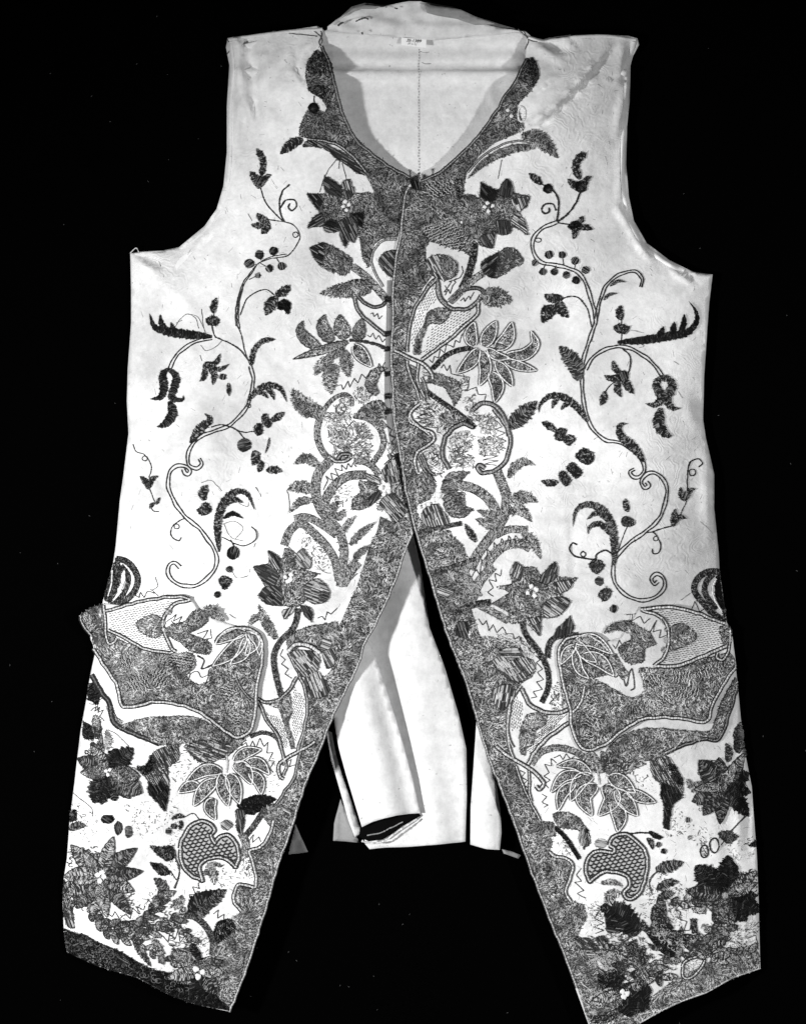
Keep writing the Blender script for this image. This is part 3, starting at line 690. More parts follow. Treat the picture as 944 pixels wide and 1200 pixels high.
# pin holding the fronts together at the neck
pin = MB()
def pin_tube(a, b_, r):
    a, b_ = arr(a), arr(b_); n = 8; t = np.linspace(0, 2 * math.pi, n, endpoint=False)
    for (c, rr), (c2, r2) in zip(list(zip((a, b_), (r, r * .4)))[:-1], [((b_), r * .4)]):
        V = np.vstack([np.stack([c[0] + rr * np.cos(t), np.full(n, c[1]), c[2] + rr * np.sin(t)], 1), np.stack([c2[0] + r2 * np.cos(t), np.full(n, c2[1]), c2[2] + r2 * np.sin(t)], 1)])
        pin.add(V, [(i, (i+1) % n, n + (i+1) % n) for i in range(n)] + [(i, n + (i+1) % n, n + i) for i in range(n)], .1)
zc = float(surf('R', np.array([492.]), np.array([213.]))[0]) + 2
pin_tube((490.5, 207, zc + 1), (491.5, 226, zc), .8); pin_tube((490.5, 205, zc + 1), (490.5, 207, zc + 1), 1.9)
pn = pin.build('straight_pin', M_steel); pn['label'] = 'small dark straight pin at the point of the neckline'; pn['category'] = 'pin'

# loose silk fibres and worn slubs all over the fronts
for sd, pan, pol in (('L', frontL, arr(L_poly)), ('R', frontR, arr(R_poly))):
    reg('Z', sd); mb = MB(); n = 2200
    x = rng.uniform(70, 895, n); y = np.where(rng.random(n) < .5, rng.uniform(860, 1190, n), rng.uniform(60, 1190, n)); k = inside(pol, x, y); x, y = x[k], y[k]
    k = edge_dist(pol, x, y) > 6; x, y = x[k], y[k]
    a = 2.2 * np.sin(x / 31. + 1.2 * np.sin(y / 27.)) + rng.normal(0, .5, len(x)); L = rng.uniform(1., 4.2, len(x))
    d = np.stack([np.cos(a), np.sin(a)], 1) * L[:,None]; c = np.stack([x, y], 1)
    put_stitches(mb, c - d, c + d, rng.uniform(.25, .5, len(x)), rng.uniform(.25, .6, len(x)), .3, .2)
    o = mb.build('silk_fibres', M_thread, pan); o['kind'] = 'stuff'

# little marks on the collar
surf = lambda side, x, y: 33.5 + 0 * np.asarray(x, float); reg('Z', 'L')
for q_, w_ in [([(417,28),(422,25),(428,23.5),(432,25)], 1.6), ([(396,33),(400,30),(403,29)], 2.2), ([(424,40),(425,43)], 1.6), ([(462,12),(466,13)], 1.6)]: lin(q_, w_, .05, 'collar_stain', collar)
surf = _surf

# torn spot below the left armhole where the white lining shows
reg('C', 'L'); tear = MB(); put_patch(tear, organic(px([(283,655),(300,622),(330,597),(372,580),(348,612),(312,648),(292,674)]), .4), .35, .9); tear.build('torn_patch', M_thread, frontL)

# ================================================================== embroidery, left front
# neck border and centre ground
reg('A', 'L')
neckL = gnd(at('A', [(455,245),(480,222),(510,235),(530,262),(543,310),(570,410),(595,500),(636,585),(700,648),(798,718),(880,762)]) + at('D', [(915,195),(860,245),(832,460),(800,590),(730,592),(690,602),(640,640),(612,720),(602,800),(560,740),(545,640),(538,560),(560,480),(600,400),(620,330),(640,280),(622,235),(592,180)]) + at('A', [(695,742),(660,700),(620,655),(570,622),(500,600),(440,598),(403,590),(405,550),(425,500),(445,465),(470,458),(490,478),(512,488),(520,470),(500,432),(462,408),(440,380),(428,335),(435,285)]), 'neck_border', raw=True)
gnd([(455,245),(480,222),(530,262),(545,300),(530,340),(490,320),(450,320),(434,290)], 'dark_scroll', 'leaf', neckL)
gnd([(440,385),(500,375),(540,400),(530,460),(500,430),(462,408)], 'dark_scroll', 'leaf', neckL)
ball(465,470,24, 'scroll_knob', 'black', neckL); lin([(468,418),(468,445),(485,470)], 1.3, .02, 'tendril', neckL)
leaf([(420,602),(370,622),(322,664)], 46, 'crescent_leaf', 'leaf', neckL)
sat([(420,635),(430,612),(490,612),(545,638),(600,668),(645,705),(692,752),(650,745),(600,708),(560,682),(510,640),(460,632)], 30, 'crescent_leaf', 'satin', neckL)
cord([(440,602),(520,610),(590,640),(640,688),(690,748)], 1.6, 'outline_cord', neckL, tone=.5)
reg('D', 'L')
f = gnd([(180,292),(260,295),(310,280),(295,200),(315,175),(350,200),(410,240),(420,215),(470,198),(500,285),(540,290),(620,290),(640,400),(600,480),(560,530),(530,560),(500,625),(470,600),(440,655),(410,590),(405,545),(320,555),(285,510),(190,522),(220,460),(265,425),(230,370)], 'flower', 'ground', h=.8)
f['label'] = 'pointed dark flower below the neckline'
for p, a, s_ in [([(180,292),(255,295),(290,340),(250,400),(228,370)],50,'leaf'),([(190,522),(220,460),(268,428),(300,470),(285,510)],-30,'leaf'),([(295,200),(315,175),(350,200),(410,240),(415,320),(310,275)],35,'satin'),([(420,215),(470,198),(500,285),(450,335)],75,'light'),([(410,480),(520,440),(525,560),(500,625),(470,600),(440,655),(410,590)],65,'satin'),([(480,430),(570,420),(560,520),(520,500)],40,'black'),([(320,555),(290,510),(340,470),(400,500),(402,545)],20,'leaf')]:
    sat(p, a, 'petal', s_, f, h=1.2)
eye([(428,378),(466,366),(448,402),(440,345)], 17, f)
for p in [[(385,55),(330,120),(300,180),(300,230)],[(300,160),(280,230),(264,280)],[(402,60),(396,120)],[(420,80),(440,150),(450,195)]]: lin(p, .8, .06, 'loose_thread', f)
f = gnd([(200,665),(225,650),(290,630),(350,655),(420,690),(485,740),(478,810),(430,850),(370,830),(290,800),(240,750)], 'bud', 'ground', h=.7)
sat([(200,665),(225,650),(290,632),(300,700),(280,780),(240,750)], 30, 'dark_tip', 'leaf', f, h=1.1)
sat([(782,680),(720,690),(672,740),(690,800),(750,860),(770,850)], 48, 'striped_ball', 'satin', sp=2.6)
cord([(790,600),(690,620),(630,690),(622,760),(660,860),(700,930)], 1.2, tone=.55, dark=.8)
band([(490,790),(560,840),(630,910),(700,990),(760,1060)], 46, 'bud_stem')
# star leaves and what surrounds them
reg('H', 'L')
leaf([(600,110),(500,110),(400,118),(285,135)], 95, 'pointed_leaf', 'ground')
leaf([(590,70),(520,70),(430,75)], 50, 'pointed_leaf', 'leaf')
cord([(500,160),(520,230),(560,280),(620,330),(690,390)], 2.2, tone=.35)
cord([(510,140),(560,190),(620,215),(660,210),(700,180)], 2.0, tone=.2)
zig([(600,260),(615,250),(620,275),(640,255),(650,290),(670,270)])
star = lin([(700,470),(620,440),(550,425),(470,420)], 3.6, .02, 'star_leaf_spray'); star['label'] = 'spray of pointed leaves at chest height'
for p, w, e in [([(290,465),(215,420),(170,360),(185,300)],72,'d'),([(365,430),(320,370),(305,320),(318,262)],82,'d'),([(450,410),(420,340),(410,262)],92,'d'),([(515,425),(530,360),(545,285)],78,'d'),([(460,430),(300,480),(125,535)],52,'d'),([(370,520),(300,570),(258,635)],70,None),([(390,570),(350,650),(360,750)],95,None),([(440,480),(450,560),(462,645)],78,None),([(500,450),(545,510),(605,580)],88,'w'),([(430,440),(380,490),(350,540)],90,None)]:
    leaf(p, w, 'leaf', 'grey' if e != 'w' else 'ground', star, edge=e)
zig([(575,385),(600,400),(612,375),(630,412),(648,388),(672,430),(690,410)])
zig([(390,700),(420,690),(430,722),(460,670),(472,705),(500,650),(522,682),(545,625),(572,652),(600,600),(640,612),(650,560),(668,590),(690,550)])
leaf([(300,850),(220,840),(160,790),(120,715)], 105, 'serrated_leaf', 'ground')
band([(275,985),(288,920),(312,850),(370,778),(440,750),(482,780),(480,822)], 22, 'ring_segment', 'ground')
band([(520,868),(580,866),(640,900),(690,950)], 24, 'ring_segment', 'ground'); lin([(385,850),(420,800),(450,840),(410,880)], 1., .03, 'scribble_thread')
pale([(490,740),(540,700),(590,730),(590,790),(530,810)], dens=4); pale([(380,820),(470,830),(480,920),(380,944)], dens=5); pale([(400,760),(470,760),(480,820),(420,840)], dens=5)
gnd([(530,850),(590,800),(660,790),(695,830),(690,900),(600,870)], 'round_leaf', 'ground', h=.6)
leaf([(640,750),(600,690),(640,610),(700,590)], 66, 'curled_leaf', 'ground', edge='d')
reg('Z', 'L')
# pale facing strip with worked buttonholes along the hidden edge
fac = MB(); c = arr([(457,330),(456,380),(454,430),(454,470),(457,500),(462,530)])
V = np.vstack([c - (3.4, 0), c + (3.4, 0)]); n = len(c); fac.add(np.column_stack([V, zz(V[:,0], V[:,1], .5)]), [(i, i+1, n+i+1) for i in range(n-1)] + [(i, n+i+1, n+i) for i in range(n-1)], .3)
facing = fac.build('button_facing', M_grey, waistcoat)
for y in (350, 390, 408, 437, 463, 481):
    sat([(450.5, y), (457, y - 1), (457.5, y + 4), (451, y + 5)], 5, 'buttonhole', 'black', facing, raw=True, h=1.0)
# medallion ring below
reg('L', 'L')
med = band([(560,35),(630,50),(690,95),(716,165),(700,225),(650,292)], 26, 'medallion_ring', 'ground'); med['label'] = 'ring of couched thread round pale stitching'
band([(400,10),(372,80),(372,160),(405,235),(455,270)], 28, 'ring_segment', 'ground', med); cord([(440,255),(470,275),(520,270),(545,252)], 2.2, 'ring_segment', med)
for p in [[(420,90),(520,70),(540,150),(450,180)],[(470,160),(540,200),(520,260),(440,250)],[(550,60),(640,90),(660,160),(590,150)],[(580,170),(660,190),(640,270),(570,240)],[(400,20),(540,10),(520,60),(420,70)]]: pale(p, par=med, dens=2.8)
for p in [[(530,150),(520,110),(560,60)],[(530,160),(550,170),(540,200),(600,195)],[(430,170),(460,190),(500,200)],[(640,250),(610,215),(600,190)]]: lin(p, .9, .05, 'scribble_thread', med)
cord([(475,268),(500,235),(545,240),(520,270)], 2.2, par=med, tone=.3)
zig([(400,425),(425,375),(412,352),(450,375),(440,335),(478,350),(460,312),(500,325),(495,292),(522,318),(530,285),(548,305),(555,285),(575,300)])
zig([(730,90),(760,110),(745,140),(775,150),(758,180),(785,195),(760,225),(780,245),(735,240),(750,265),(720,290)])
band([(435,270),(375,340),(360,430),(385,520),(430,580),(490,650)], 46, 'braided_stem', 'grey')
leaf([(375,300),(310,258),(245,290)], 52, 'curved_leaf', 'ground'); leaf([(350,425),(270,405),(210,427)], 62, 'curved_leaf', 'ground'); leaf([(350,480),(280,485),(222,545)], 42, 'curved_leaf', 'ground')
lin([(222,540),(222,480),(212,430)], .9, .05, 'loose_thread')
band([(625,345),(530,352),(460,400),(410,480),(395,525)], 44, 'arched_stem', 'ground')
reg('L2', 'L')
f = gnd([(165,930),(230,945),(300,968),(335,1000),(300,1060),(235,1162),(90,1172),(112,1080),(172,1030),(150,962)], 'flower', 'ground', h=.8); f['label'] = 'flower with a four-dot white eye at waist height'
sat([(355,850),(415,765),(470,738),(512,900),(440,950),(380,930)], 75, 'petal', 'light', f, sp=1.9); sat([(205,862),(330,900),(340,960),(262,958),(218,900)], 28, 'petal', 'light', f, sp=1.8); gnd([(430,955),(505,905),(580,1100),(575,1200),(480,1110)], 'petal', 'ground', f); sat([(380,1062),(470,1042),(560,1200),(470,1290),(400,1200),(335,1130)], 48, 'petal', 'light', f, sp=1.9); sat([(240,1080),(330,1010),(345,1060),(250,1150)], 120, 'petal', 'satin', f, h=1.2)
sat([(468,700),(502,690),(548,900),(578,1100),(592,1180),(560,1150),(520,950),(488,800)], -10, 'buttonhole_stitching', 'black', f, sp=2.4)
eye([(350,990),(406,966),(376,1042),(418,1018)], 25, f); pale([(300,1130),(360,1110),(360,1190),(310,1180)], par=f, dens=4)
reg('L', 'L')
spray = band([(490,930),(500,830),(510,740),(490,650)], 40, 'feathery_spray', 'grey')
for p, w in [([(440,560),(450,520),(480,485)],50),([(450,580),(500,550),(505,525)],44),([(500,650),(530,600),(572,560)],34),([(540,710),(600,650),(675,590)],40),([(560,780),(610,740),(640,715)],36)]: leaf(p, w, 'feather_leaf', 'grey', spray)
band([(195,715),(225,640),(285,600),(350,650),(410,710),(460,790),(485,900)], 38, 'arched_stem', 'grey', spray)
band([(250,575),(300,565),(350,580),(400,610),(470,660)], 36, 'arched_stem', 'grey', spray)
band([(500,920),(540,850),(580,800)], 50, 'feather_leaf', 'grey', spray)
for p in [[(220,720),(270,770),(300,775)],[(290,740),(320,790),(300,810)],[(370,820),(400,850),(440,860)]]: lin(p, .8, .1, 'loose_thread', spray)
zig([(470,700),(520,690),(480,740),(530,760),(500,800)], tone=.08); zig([(520,860),(560,830),(540,900),(580,860)], tone=.08)
# the front border that runs down to the hem
reg('Z', 'L')
bl = at('L', [(700,562),(760,592),(835,565),(866,622)]) + [(474,644),(460,686),(437,734),(427,752),(417,782),(401,813),(386,845),(376,873),(364,900),(355,924),(340,972),(325,1013),(316,1046),(307,1076),(297,1107),(282,1151),(271,1180)]
bl += at('V', [(700,850),(550,800),(400,720),(240,675),(78,608),(65,505),(160,530),(220,560),(320,600),(390,640),(470,680),(550,700),(600,730),(650,700),(700,640),(750,610),(752,540),(775,475),(830,452)])
bl += at('U', [(330,888),(292,822),(318,770),(392,775),(392,690),(362,612),(450,560),(480,470),(492,400),(522,360),(572,280),(592,200),(622,100),(632,0)])
bl += at('P', [(630,800),(632,700),(690,620),(738,570),(768,480),(778,360),(795,330),(832,240)]) + at('L', [(575,935),(612,820),(642,720),(682,640)])
border = gnd(bl, 'front_border', raw=True); border['label'] = 'dark couched border along the front edge and hem, viewer\'s left'
reg('U', 'L'); cord([(478,470),(452,550),(415,595),(365,612),(390,690),(396,765),(380,777),(320,767),(293,810),(300,850),(330,888)], 2.4, par=border)
sat([(500,405),(520,400),(560,430),(555,450)], 25, 'pale_bar', 'pale', border, h=1.1)
# second large flower
reg('P', 'L')
f = gnd([(385,95),(450,85),(455,20),(500,50),(520,60),(530,10),(565,22),(580,70),(610,105),(690,125),(650,150),(640,190),(650,220),(610,260),(580,275),(510,270),(450,265),(410,225),(435,185),(420,150)], 'flower', 'ground', h=.8); f['label'] = 'large pointed flower above the viewer\'s left pocket'
for p, a, s_ in [([(385,95),(450,85),(500,130),(480,180),(430,160)],30,'satin'),([(410,225),(450,185),(510,190),(512,270),(450,265)],40,'satin'),([(455,20),(500,50),(512,108),(470,98)],60,'light'),([(620,180),(680,150),(730,200),(720,250),(660,262),(625,230)],20,'light'),([(600,272),(650,285),(652,345),(618,312)],60,'satin'),([(520,295),(580,272),(560,305),(528,335)],120,'light'),([(580,40),(610,10),(630,40),(650,60),(640,100),(590,90)],50,'pale')]: sat(p, a, 'petal', s_, f, h=1.2, sp=2.0)
eye([(530,140),(558,130),(545,160),(556,152)], 13, f)
stm = band([(592,285),(570,370),(505,440),(478,510),(490,600),(512,685)], 24, 'flower_stem', 'satin'); leaf([(488,425),(440,345),(408,265)], 46, 'leaf', 'ground', stm); leaf([(425,320),(390,330),(362,365)], 34, 'leaf', 'ground', stm)
ros = gnd([(540,430),(600,380),(700,358),(770,352),(775,440),(740,480),(700,470),(640,450),(580,470),(555,500)], 'ribbed_rosette', 'grey', h=.6)
sat([(555,490),(600,475),(680,490),(680,560),(640,600),(600,590)], 50, 'ribbed_petal', 'light', ros, sp=2.4); sat([(620,600),(680,575),(735,660),(700,690),(650,690)], 70, 'ribbed_petal', 'light', ros, sp=2.4); sat([(700,480),(760,470),(755,540),(720,560)], 60, 'ribbed_petal', 'grey', ros); sat([(700,420),(745,440),(720,500),(690,470)], 20, 'ribbed_petal', 'light', ros)
cord([(545,480),(580,450),(640,455),(690,490)], 4, tone=.7, par=ros)
zig([(680,330),(700,320),(712,340),(722,300),(742,312),(770,280)]); zig([(520,470),(508,500),(532,520),(514,540),(546,562),(530,585),(560,605)])
cup = cord([(410,720),(450,800),(500,880),(520,960),(528,1010)], 1.8, 'cup_motif', tone=.45); cup['label'] = 'tall cup-shaped motif beside the front edge'
cord([(545,490),(580,560),(612,630),(632,720),(620,830),(585,940)], 1.8, 'cup_edge', cup, tone=.45); cord([(405,700),(450,715),(500,702),(550,655),(585,600)], 2.2, 'cup_rim', cup, tone=.4)
gnd([(440,720),(550,680),(560,760),(545,810),(575,920),(560,930),(520,800),(500,745)], 'cup_shading', 'ground', cup); stipple([(570,640),(620,700),(610,830),(575,900),(560,780)], 90, 60, par=cup); stipple([(440,760),(510,790),(545,900),(520,940),(470,830)], 90, 60, par=cup)
reg('U', 'L'); cord([(668,108),(600,150),(540,180),(500,220),(505,268),(522,280)], 2.4, 'cup_hook', cup); cord([(520,170),(535,220),(520,265)], 1.4, 'cup_edge', cup); cord([(625,60),(590,190),(568,275),(520,352),(490,395)], 1.6, 'cup_edge', cup, tone=.35); zig([(540,200),(560,190),(548,225),(575,215)], par=cup)
band([(370,85),(430,68),(490,90),(512,140)], 16, 'arched_stem', 'satin')
zig([(330,130),(350,112),(362,145),(380,105),(396,140),(415,92),(432,132),(452,112),(445,160),(474,158),(455,195),(482,198),(460,235),(476,250)])
# slender vine with berries, upper
reg('C', 'L')
vine = lin([(822,430),(880,455),(908,500),(900,540),(850,605),(760,622),(700,648),(672,690),(630,750),(607,820),(597,900),(596,960)], 1.2, .014, 'berry_vine'); vine['label'] = 'slender curling vine on the viewer\'s left front'
lin([(845,600),(760,612),(690,655),(662,690),(622,750),(597,830),(588,900),(590,960)], 1.1, .014, 'stem', vine)
leaf([(716,205),(724,130),(692,66)], 32, 'plume', par=vine, blunt=True); leaf([(708,268),(690,225),(658,180)], 44, par=vine); leaf([(708,262),(735,215),(768,200)], 34, par=vine); ball(708,232,28,'calyx',par=vine)
lin([(713,268),(735,335),(780,390),(825,432)], 1.3, par=vine); lin([(856,252),(820,290),(807,350),(815,400),(832,432)], 1.8, name='tendril', par=vine); lin([(812,365),(838,330),(882,330),(892,360),(872,382),(853,365),(860,345)], 1.7, name='tendril', par=vine)
lin([(825,435),(750,425)], 1.2, par=vine); leaf([(750,432),(710,415),(694,390)], 38, par=vine); leaf([(748,440),(700,455),(664,448)], 36, par=vine); leaf([(745,428),(738,470),(716,498)], 46, par=vine); lin([(650,395),(668,430)], .6, .08, 'loose_thread', vine)
ring(888,502,14,par=vine)
for x, y, r in [(657,645,25),(707,600,23),(778,583,22),(757,670,19),(818,660,20),(700,705,14)]: ball(x, y, r, par=vine)
for p in [[(690,650),(657,645)],[(715,630),(707,605)],[(775,615),(778,590)],[(715,645),(757,668)],[(790,615),(815,650)],[(655,725),(690,710)]]: lin(p, .9, par=vine)
lin([(612,905),(640,830),(690,790),(740,776),(782,802)], 1.2, par=vine); leaf([(788,802),(830,785),(862,752)], 48, par=vine); leaf([(795,810),(765,850),(738,906)], 58, par=vine); gnd([(797,845),(830,825),(862,840),(864,870),(850,897),(830,878),(803,872)], 'leaf', 'black', vine)
# vine, middle
reg('G', 'L')
lin([(600,40),(590,120),(597,180),(612,215),(635,310),(660,380)], 1.2, par=vine); lin([(625,0),(607,70),(603,150),(610,200)], 1.0, par=vine)
dbl([(662,385),(677,450),(665,530),(628,615),(555,683),(480,712),(405,745),(362,795),(347,845),(356,885),(392,898),(418,878),(405,850)], 3.6, par=vine)
leaf([(666,385),(680,310),(722,262),(788,252)], 26, 'plume', par=vine, blunt=True)
lin([(655,362),(610,305),(545,265),(490,240),(468,180)], 1.5, par=vine); gnd([(440,155),(470,135),(506,155),(496,180),(455,180)], 'bud', 'leaf', vine); leaf([(480,122),(478,90),(492,42)], 36, par=vine); lin([(478,140),(480,115)], 1., par=vine)
for p in [[(285,190),(310,150),(350,125),(390,150),(405,200)],[(420,100),(425,170),(440,230)],[(350,125),(400,140),(430,200)],[(415,280),(440,310),(490,290),(520,260)],[(290,170),(320,155)],[(410,330),(420,360)]]: lin(p, .7, .12, 'tangled_thread', vine)
leaf([(470,240),(350,228),(240,212),(180,188),(153,118)], 46, 'plume', 'black', vine); leaf([(262,214),(218,180),(208,125)], 30, 'plume', 'black', vine); leaf([(300,220),(275,195),(262,165)], 22, 'plume', 'black', vine)
dbl([(470,245),(390,262),(330,300),(280,350),(256,405)], 3.6, par=vine)
leaf([(250,398),(222,430),(228,490),(212,540),(155,550)], 44, 'hanging_petal', 'black', vine); leaf([(250,398),(290,440),(278,500),(268,545),(322,555),(326,530)], 42, 'hanging_petal', 'black', vine); leaf([(256,560),(272,620),(240,672),(190,690)], 52, 'hanging_petal', 'black', vine)
for p, w in [([(440,385),(490,370),(513,322)],28),([(450,392),(510,402),(558,375)],24),([(435,385),(432,440),(406,464)],30),([(455,398),(482,430),(474,482)],32),([(553,472),(556,537)],24),([(425,390),(460,378),(480,395)],34)]: leaf(p, w, 'petal', par=vine)
ball(525,440,17,par=vine)
leaf([(362,772),(410,700),(462,655),(432,622)], 46, par=vine)
leaf([(648,560),(690,515),(750,483),(812,500),(846,568)], 34, 'plume', par=vine); leaf([(690,520),(725,522),(752,548)], 24, 'plume', par=vine); leaf([(735,492),(768,520),(782,557)], 26, 'plume', par=vine); ring(655,585,10,par=vine)
lin([(465,692),(510,680),(560,690),(600,712),(635,752)], 1.5, par=vine); lin([(570,690),(620,715),(685,712)], 1.2, par=vine)
fr = ball(633,780,35,'fruit',par=vine)
for p in [[(688,680),(716,676),(724,715),(700,732),(686,715)],[(718,640),(746,630),(768,675),(750,694),(725,672)]]: gnd(p, 'fruit', 'leaf', vine)
for p, w in [([(765,662),(800,640),(834,616)],36),([(680,808),(690,845),(672,884)],48),([(708,856),(714,885),(702,918)],36),([(757,745),(752,780),(736,824)],12),([(742,908),(785,905),(822,914)],40)]: leaf(p, w, 'fallen_leaf', par=vine, style='leaf')
# vine, lower scroll
reg('K', 'L')
sc = dbl([(352,205),(362,225),(378,228),(385,210),(360,190),(320,190),(288,220),(283,290),(310,360),(360,430),(430,490),(490,570),(512,640),(492,700),(430,755),(370,768),(310,745),(280,705),(285,668),(310,654),(338,676)], 4.0, name='scroll_vine'); sc['label'] = 'scrolling vine above the viewer\'s left pocket'
lin([(108,85),(125,120),(165,135),(195,180),(196,220),(185,245)], 1.1, par=sc, name='tendril'); ring(167,153,12,par=sc); leaf([(188,302),(168,262),(142,238)], 30, par=sc); leaf([(186,300),(200,255),(234,238)], 30, par=sc); ball(186,275,19,'calyx',par=sc)
lin([(190,300),(215,360)], 1., par=sc); leaf([(218,365),(200,378),(190,395)], 20, par=sc); leaf([(222,375),(240,340)], 18, par=sc); lin([(190,375),(210,405),(238,408)], 1.1, par=sc)
lin([(365,440),(330,455),(295,490),(300,530),(330,548),(346,532)], 1.3, name='tendril', par=sc); ring(322,480,12,par=sc)
leaf([(456,355),(448,318),(470,280)], 46, 'bell', par=sc); gnd([(422,400),(440,385),(455,368),(480,380),(484,410),(460,425),(430,418)], 'bell', 'leaf', sc)
leaf([(525,595),(518,470),(545,370),(600,315),(660,325),(697,405)], 40, 'plume', 'leaf', sc); leaf([(540,385),(590,352),(642,366)], 32, 'plume', 'leaf', sc); leaf([(545,442),(590,418),(642,442)], 24, 'plume', 'black', sc); lin([(525,600),(518,520)], 2.2, par=sc)
lin([(540,530),(600,560),(650,572),(700,540),(700,500),(680,480)], 1.2, par=sc, name='tendril')
for p in [[(540,470),(600,455),(640,490),(600,540)],[(620,370),(660,385),(665,365)],[(440,270),(490,262),(540,310)],[(585,690),(610,725),(660,715),(675,685)],[(550,470),(580,530),(640,550)],[(690,580),(700,560)]]: lin(p, .7, .12, 'loose_thread', sc)
lin([(580,545),(598,580)], 1.2, par=sc); ball(592,607,31,'fruit',par=sc); ball(575,685,16,par=sc); gnd([(525,735),(545,716),(587,735),(572,765),(550,782),(533,760)], 'fruit', 'leaf', sc); ball(517,805,16,par=sc)
for p in [[(700,290),(722,330),(715,350)],[(575,900),(605,920)],[(195,780),(230,810)],[(218,720),(230,765),(205,785)]]: lin(p, .8, .08, 'loose_thread', sc)

# ---- pocket, viewer's left
reg('O', 'L')
flapL_pts = [(100,322),(150,285),(205,265),(300,272),(430,240),(560,228),(612,243),(650,300),(760,350),(820,368),(870,372),(925,410),(942,480),(932,560),(915,640),(907,760),(888,840),(840,880),(800,872),(720,812),(640,757),(540,724),(440,717),(303,739),(270,640),(220,560),(160,475),(150,420)]
flp = px(flapL_pts)
FL = 4.0
flapL = sheet('pocket_flap', flp, lambda x, y: surf('L', x, y) + FL, M_silk, waistcoat, 4.5, 3.4); flapL['label'] = 'scalloped pocket flap on the viewer\'s left, edged with pale cord'
low = gnd([(290,822),(380,792),(480,782),(570,778),(640,788),(720,830),(800,880),(780,900),(700,872),(600,900),(465,908),(400,870),(330,842)], 'pocket_edging', h=1.2)
cord([(148,590),(200,680),(232,725),(250,800),(280,832)], 2.4, par=low, tone=.12, dark=2.4); cord([(280,832),(360,866),(465,908)], 2.2, par=low, tone=.15, dark=2.2); cord([(408,838),(428,878),(468,908)], 2.0, par=low)
band([(230,730),(255,790),(290,815)], 26, 'edging_end', 'ground', low)
reg('O', 'L', flapL, FL)
gnd([(155,395),(222,388),(280,430),(380,470),(470,490),(530,490),(612,490),(632,545),(590,595),(640,632),(700,612),(690,570),(722,545),(800,440),(870,382),(920,420),(935,480),(926,560),(910,640),(900,760),(882,832),(845,868),(818,874),(770,838),(700,780),(620,738),(540,716),(440,709),(340,724),(308,730),(272,640),(224,560),(168,480)], 'embroidered_ground')
cord([(158,470),(218,560),(268,640),(303,735),(440,714),(540,721),(640,753),(720,808),(800,868),(840,876),(884,838),(904,760),(911,640),(929,560),(939,480),(923,412),(868,376),(820,372),(760,400),(725,440)], 2.6)
gnd([(102,322),(155,282),(200,270),(215,330),(190,390),(155,395),(122,372)], 'flap_tip', 'ground', h=.7)
cord([(205,270),(214,340),(215,400),(230,447),(255,442),(266,425)], 2.0); cord([(102,322),(105,350),(150,412)], 2.0)
cord([(215,300),(330,265),(450,240),(560,232),(608,243)], 2.2); cord([(608,244),(540,262),(500,300),(482,340),(490,400),(520,460),(545,485)], 2.4); cord([(225,385),(300,420),(400,468),(520,488)], 2.2)
stipple([(230,310),(460,250),(530,255),(480,330),(490,420),(520,475),(430,465),(320,420),(235,375)], 340, 8)
gnd([(360,350),(420,318),(470,330),(478,400),(440,418),(380,392)], 'leaf_shading', 'ground', h=.6); ball(508,298,18,'knot','ground'); ball(478,350,18,'knot','ground'); ball(490,385,14,'knot','ground')
gnd([(490,400),(520,360),(580,345),(620,298),(660,298),(690,340),(640,380),(600,400),(650,420),(700,445),(695,490),(620,485),(560,440)], 'leaf_cluster', 'ground', h=.6); leaf([(655,330),(700,296),(768,342)], 56, 'leaf', 'ground')
zig([(500,345),(545,310),(530,345),(570,320),(545,372),(520,340)]); zig([(640,400),(690,385),(660,430),(705,420),(700,380)])
for p, w in [([(860,395),(790,405),(722,447)],62),([(860,410),(800,480),(712,548)],72),([(870,395),(900,440),(860,500)],60),([(865,420),(850,490),(790,540)],60),([(880,400),(920,440),(925,500)],44)]: leaf(p, w, 'leaf', 'ground', edge='w')
for p, a in [([(330,600),(420,590),(420,650),(340,650)],60),([(430,580),(500,570),(505,640),(440,640)],120),([(510,500),(610,500),(610,550),(520,540)],10),([(290,500),(340,490),(350,550),(300,555)],70),([(740,650),(800,630),(830,660),(770,690)],20),([(800,770),(840,770),(835,830),(800,820)],0)]: glint(p, a)
lin([(600,615),(610,585),(640,575),(660,600),(690,590),(680,625)], 1.1, .03, 'scribble_thread', smooth=True); lin([(640,500),(670,520),(660,560),(705,545)], 2.0, .02, 'scribble_thread'); cord([(815,600),(840,650),(880,700)], 1.4, tone=.3)
# hooded leaf over the pocket
reg('O', 'L')
hood = gnd([(262,55),(284,100),(276,180),(240,255),(208,245),(222,170)], 'hooded_leaf', 'leaf', h=.6); hood['label'] = 'hooded leaf above the viewer\'s left pocket'
band([(262,58),(310,70),(350,112),(364,160),(345,212),(300,255),(255,285)], 26, 'outer_petal', 'leaf', hood); band([(285,88),(320,140),(308,200),(270,250),(225,285)], 20, 'inner_petal', 'leaf', hood); lin([(245,110),(240,170),(225,230)], 1.6, .6, 'highlight_thread', hood, h=1.2); lin([(300,110),(300,160),(280,210)], 2.0, .65, 'highlight_thread', hood, h=1.0)
zig([(310,250),(345,235),(335,215),(370,235),(378,210),(395,235),(410,205),(440,215)])

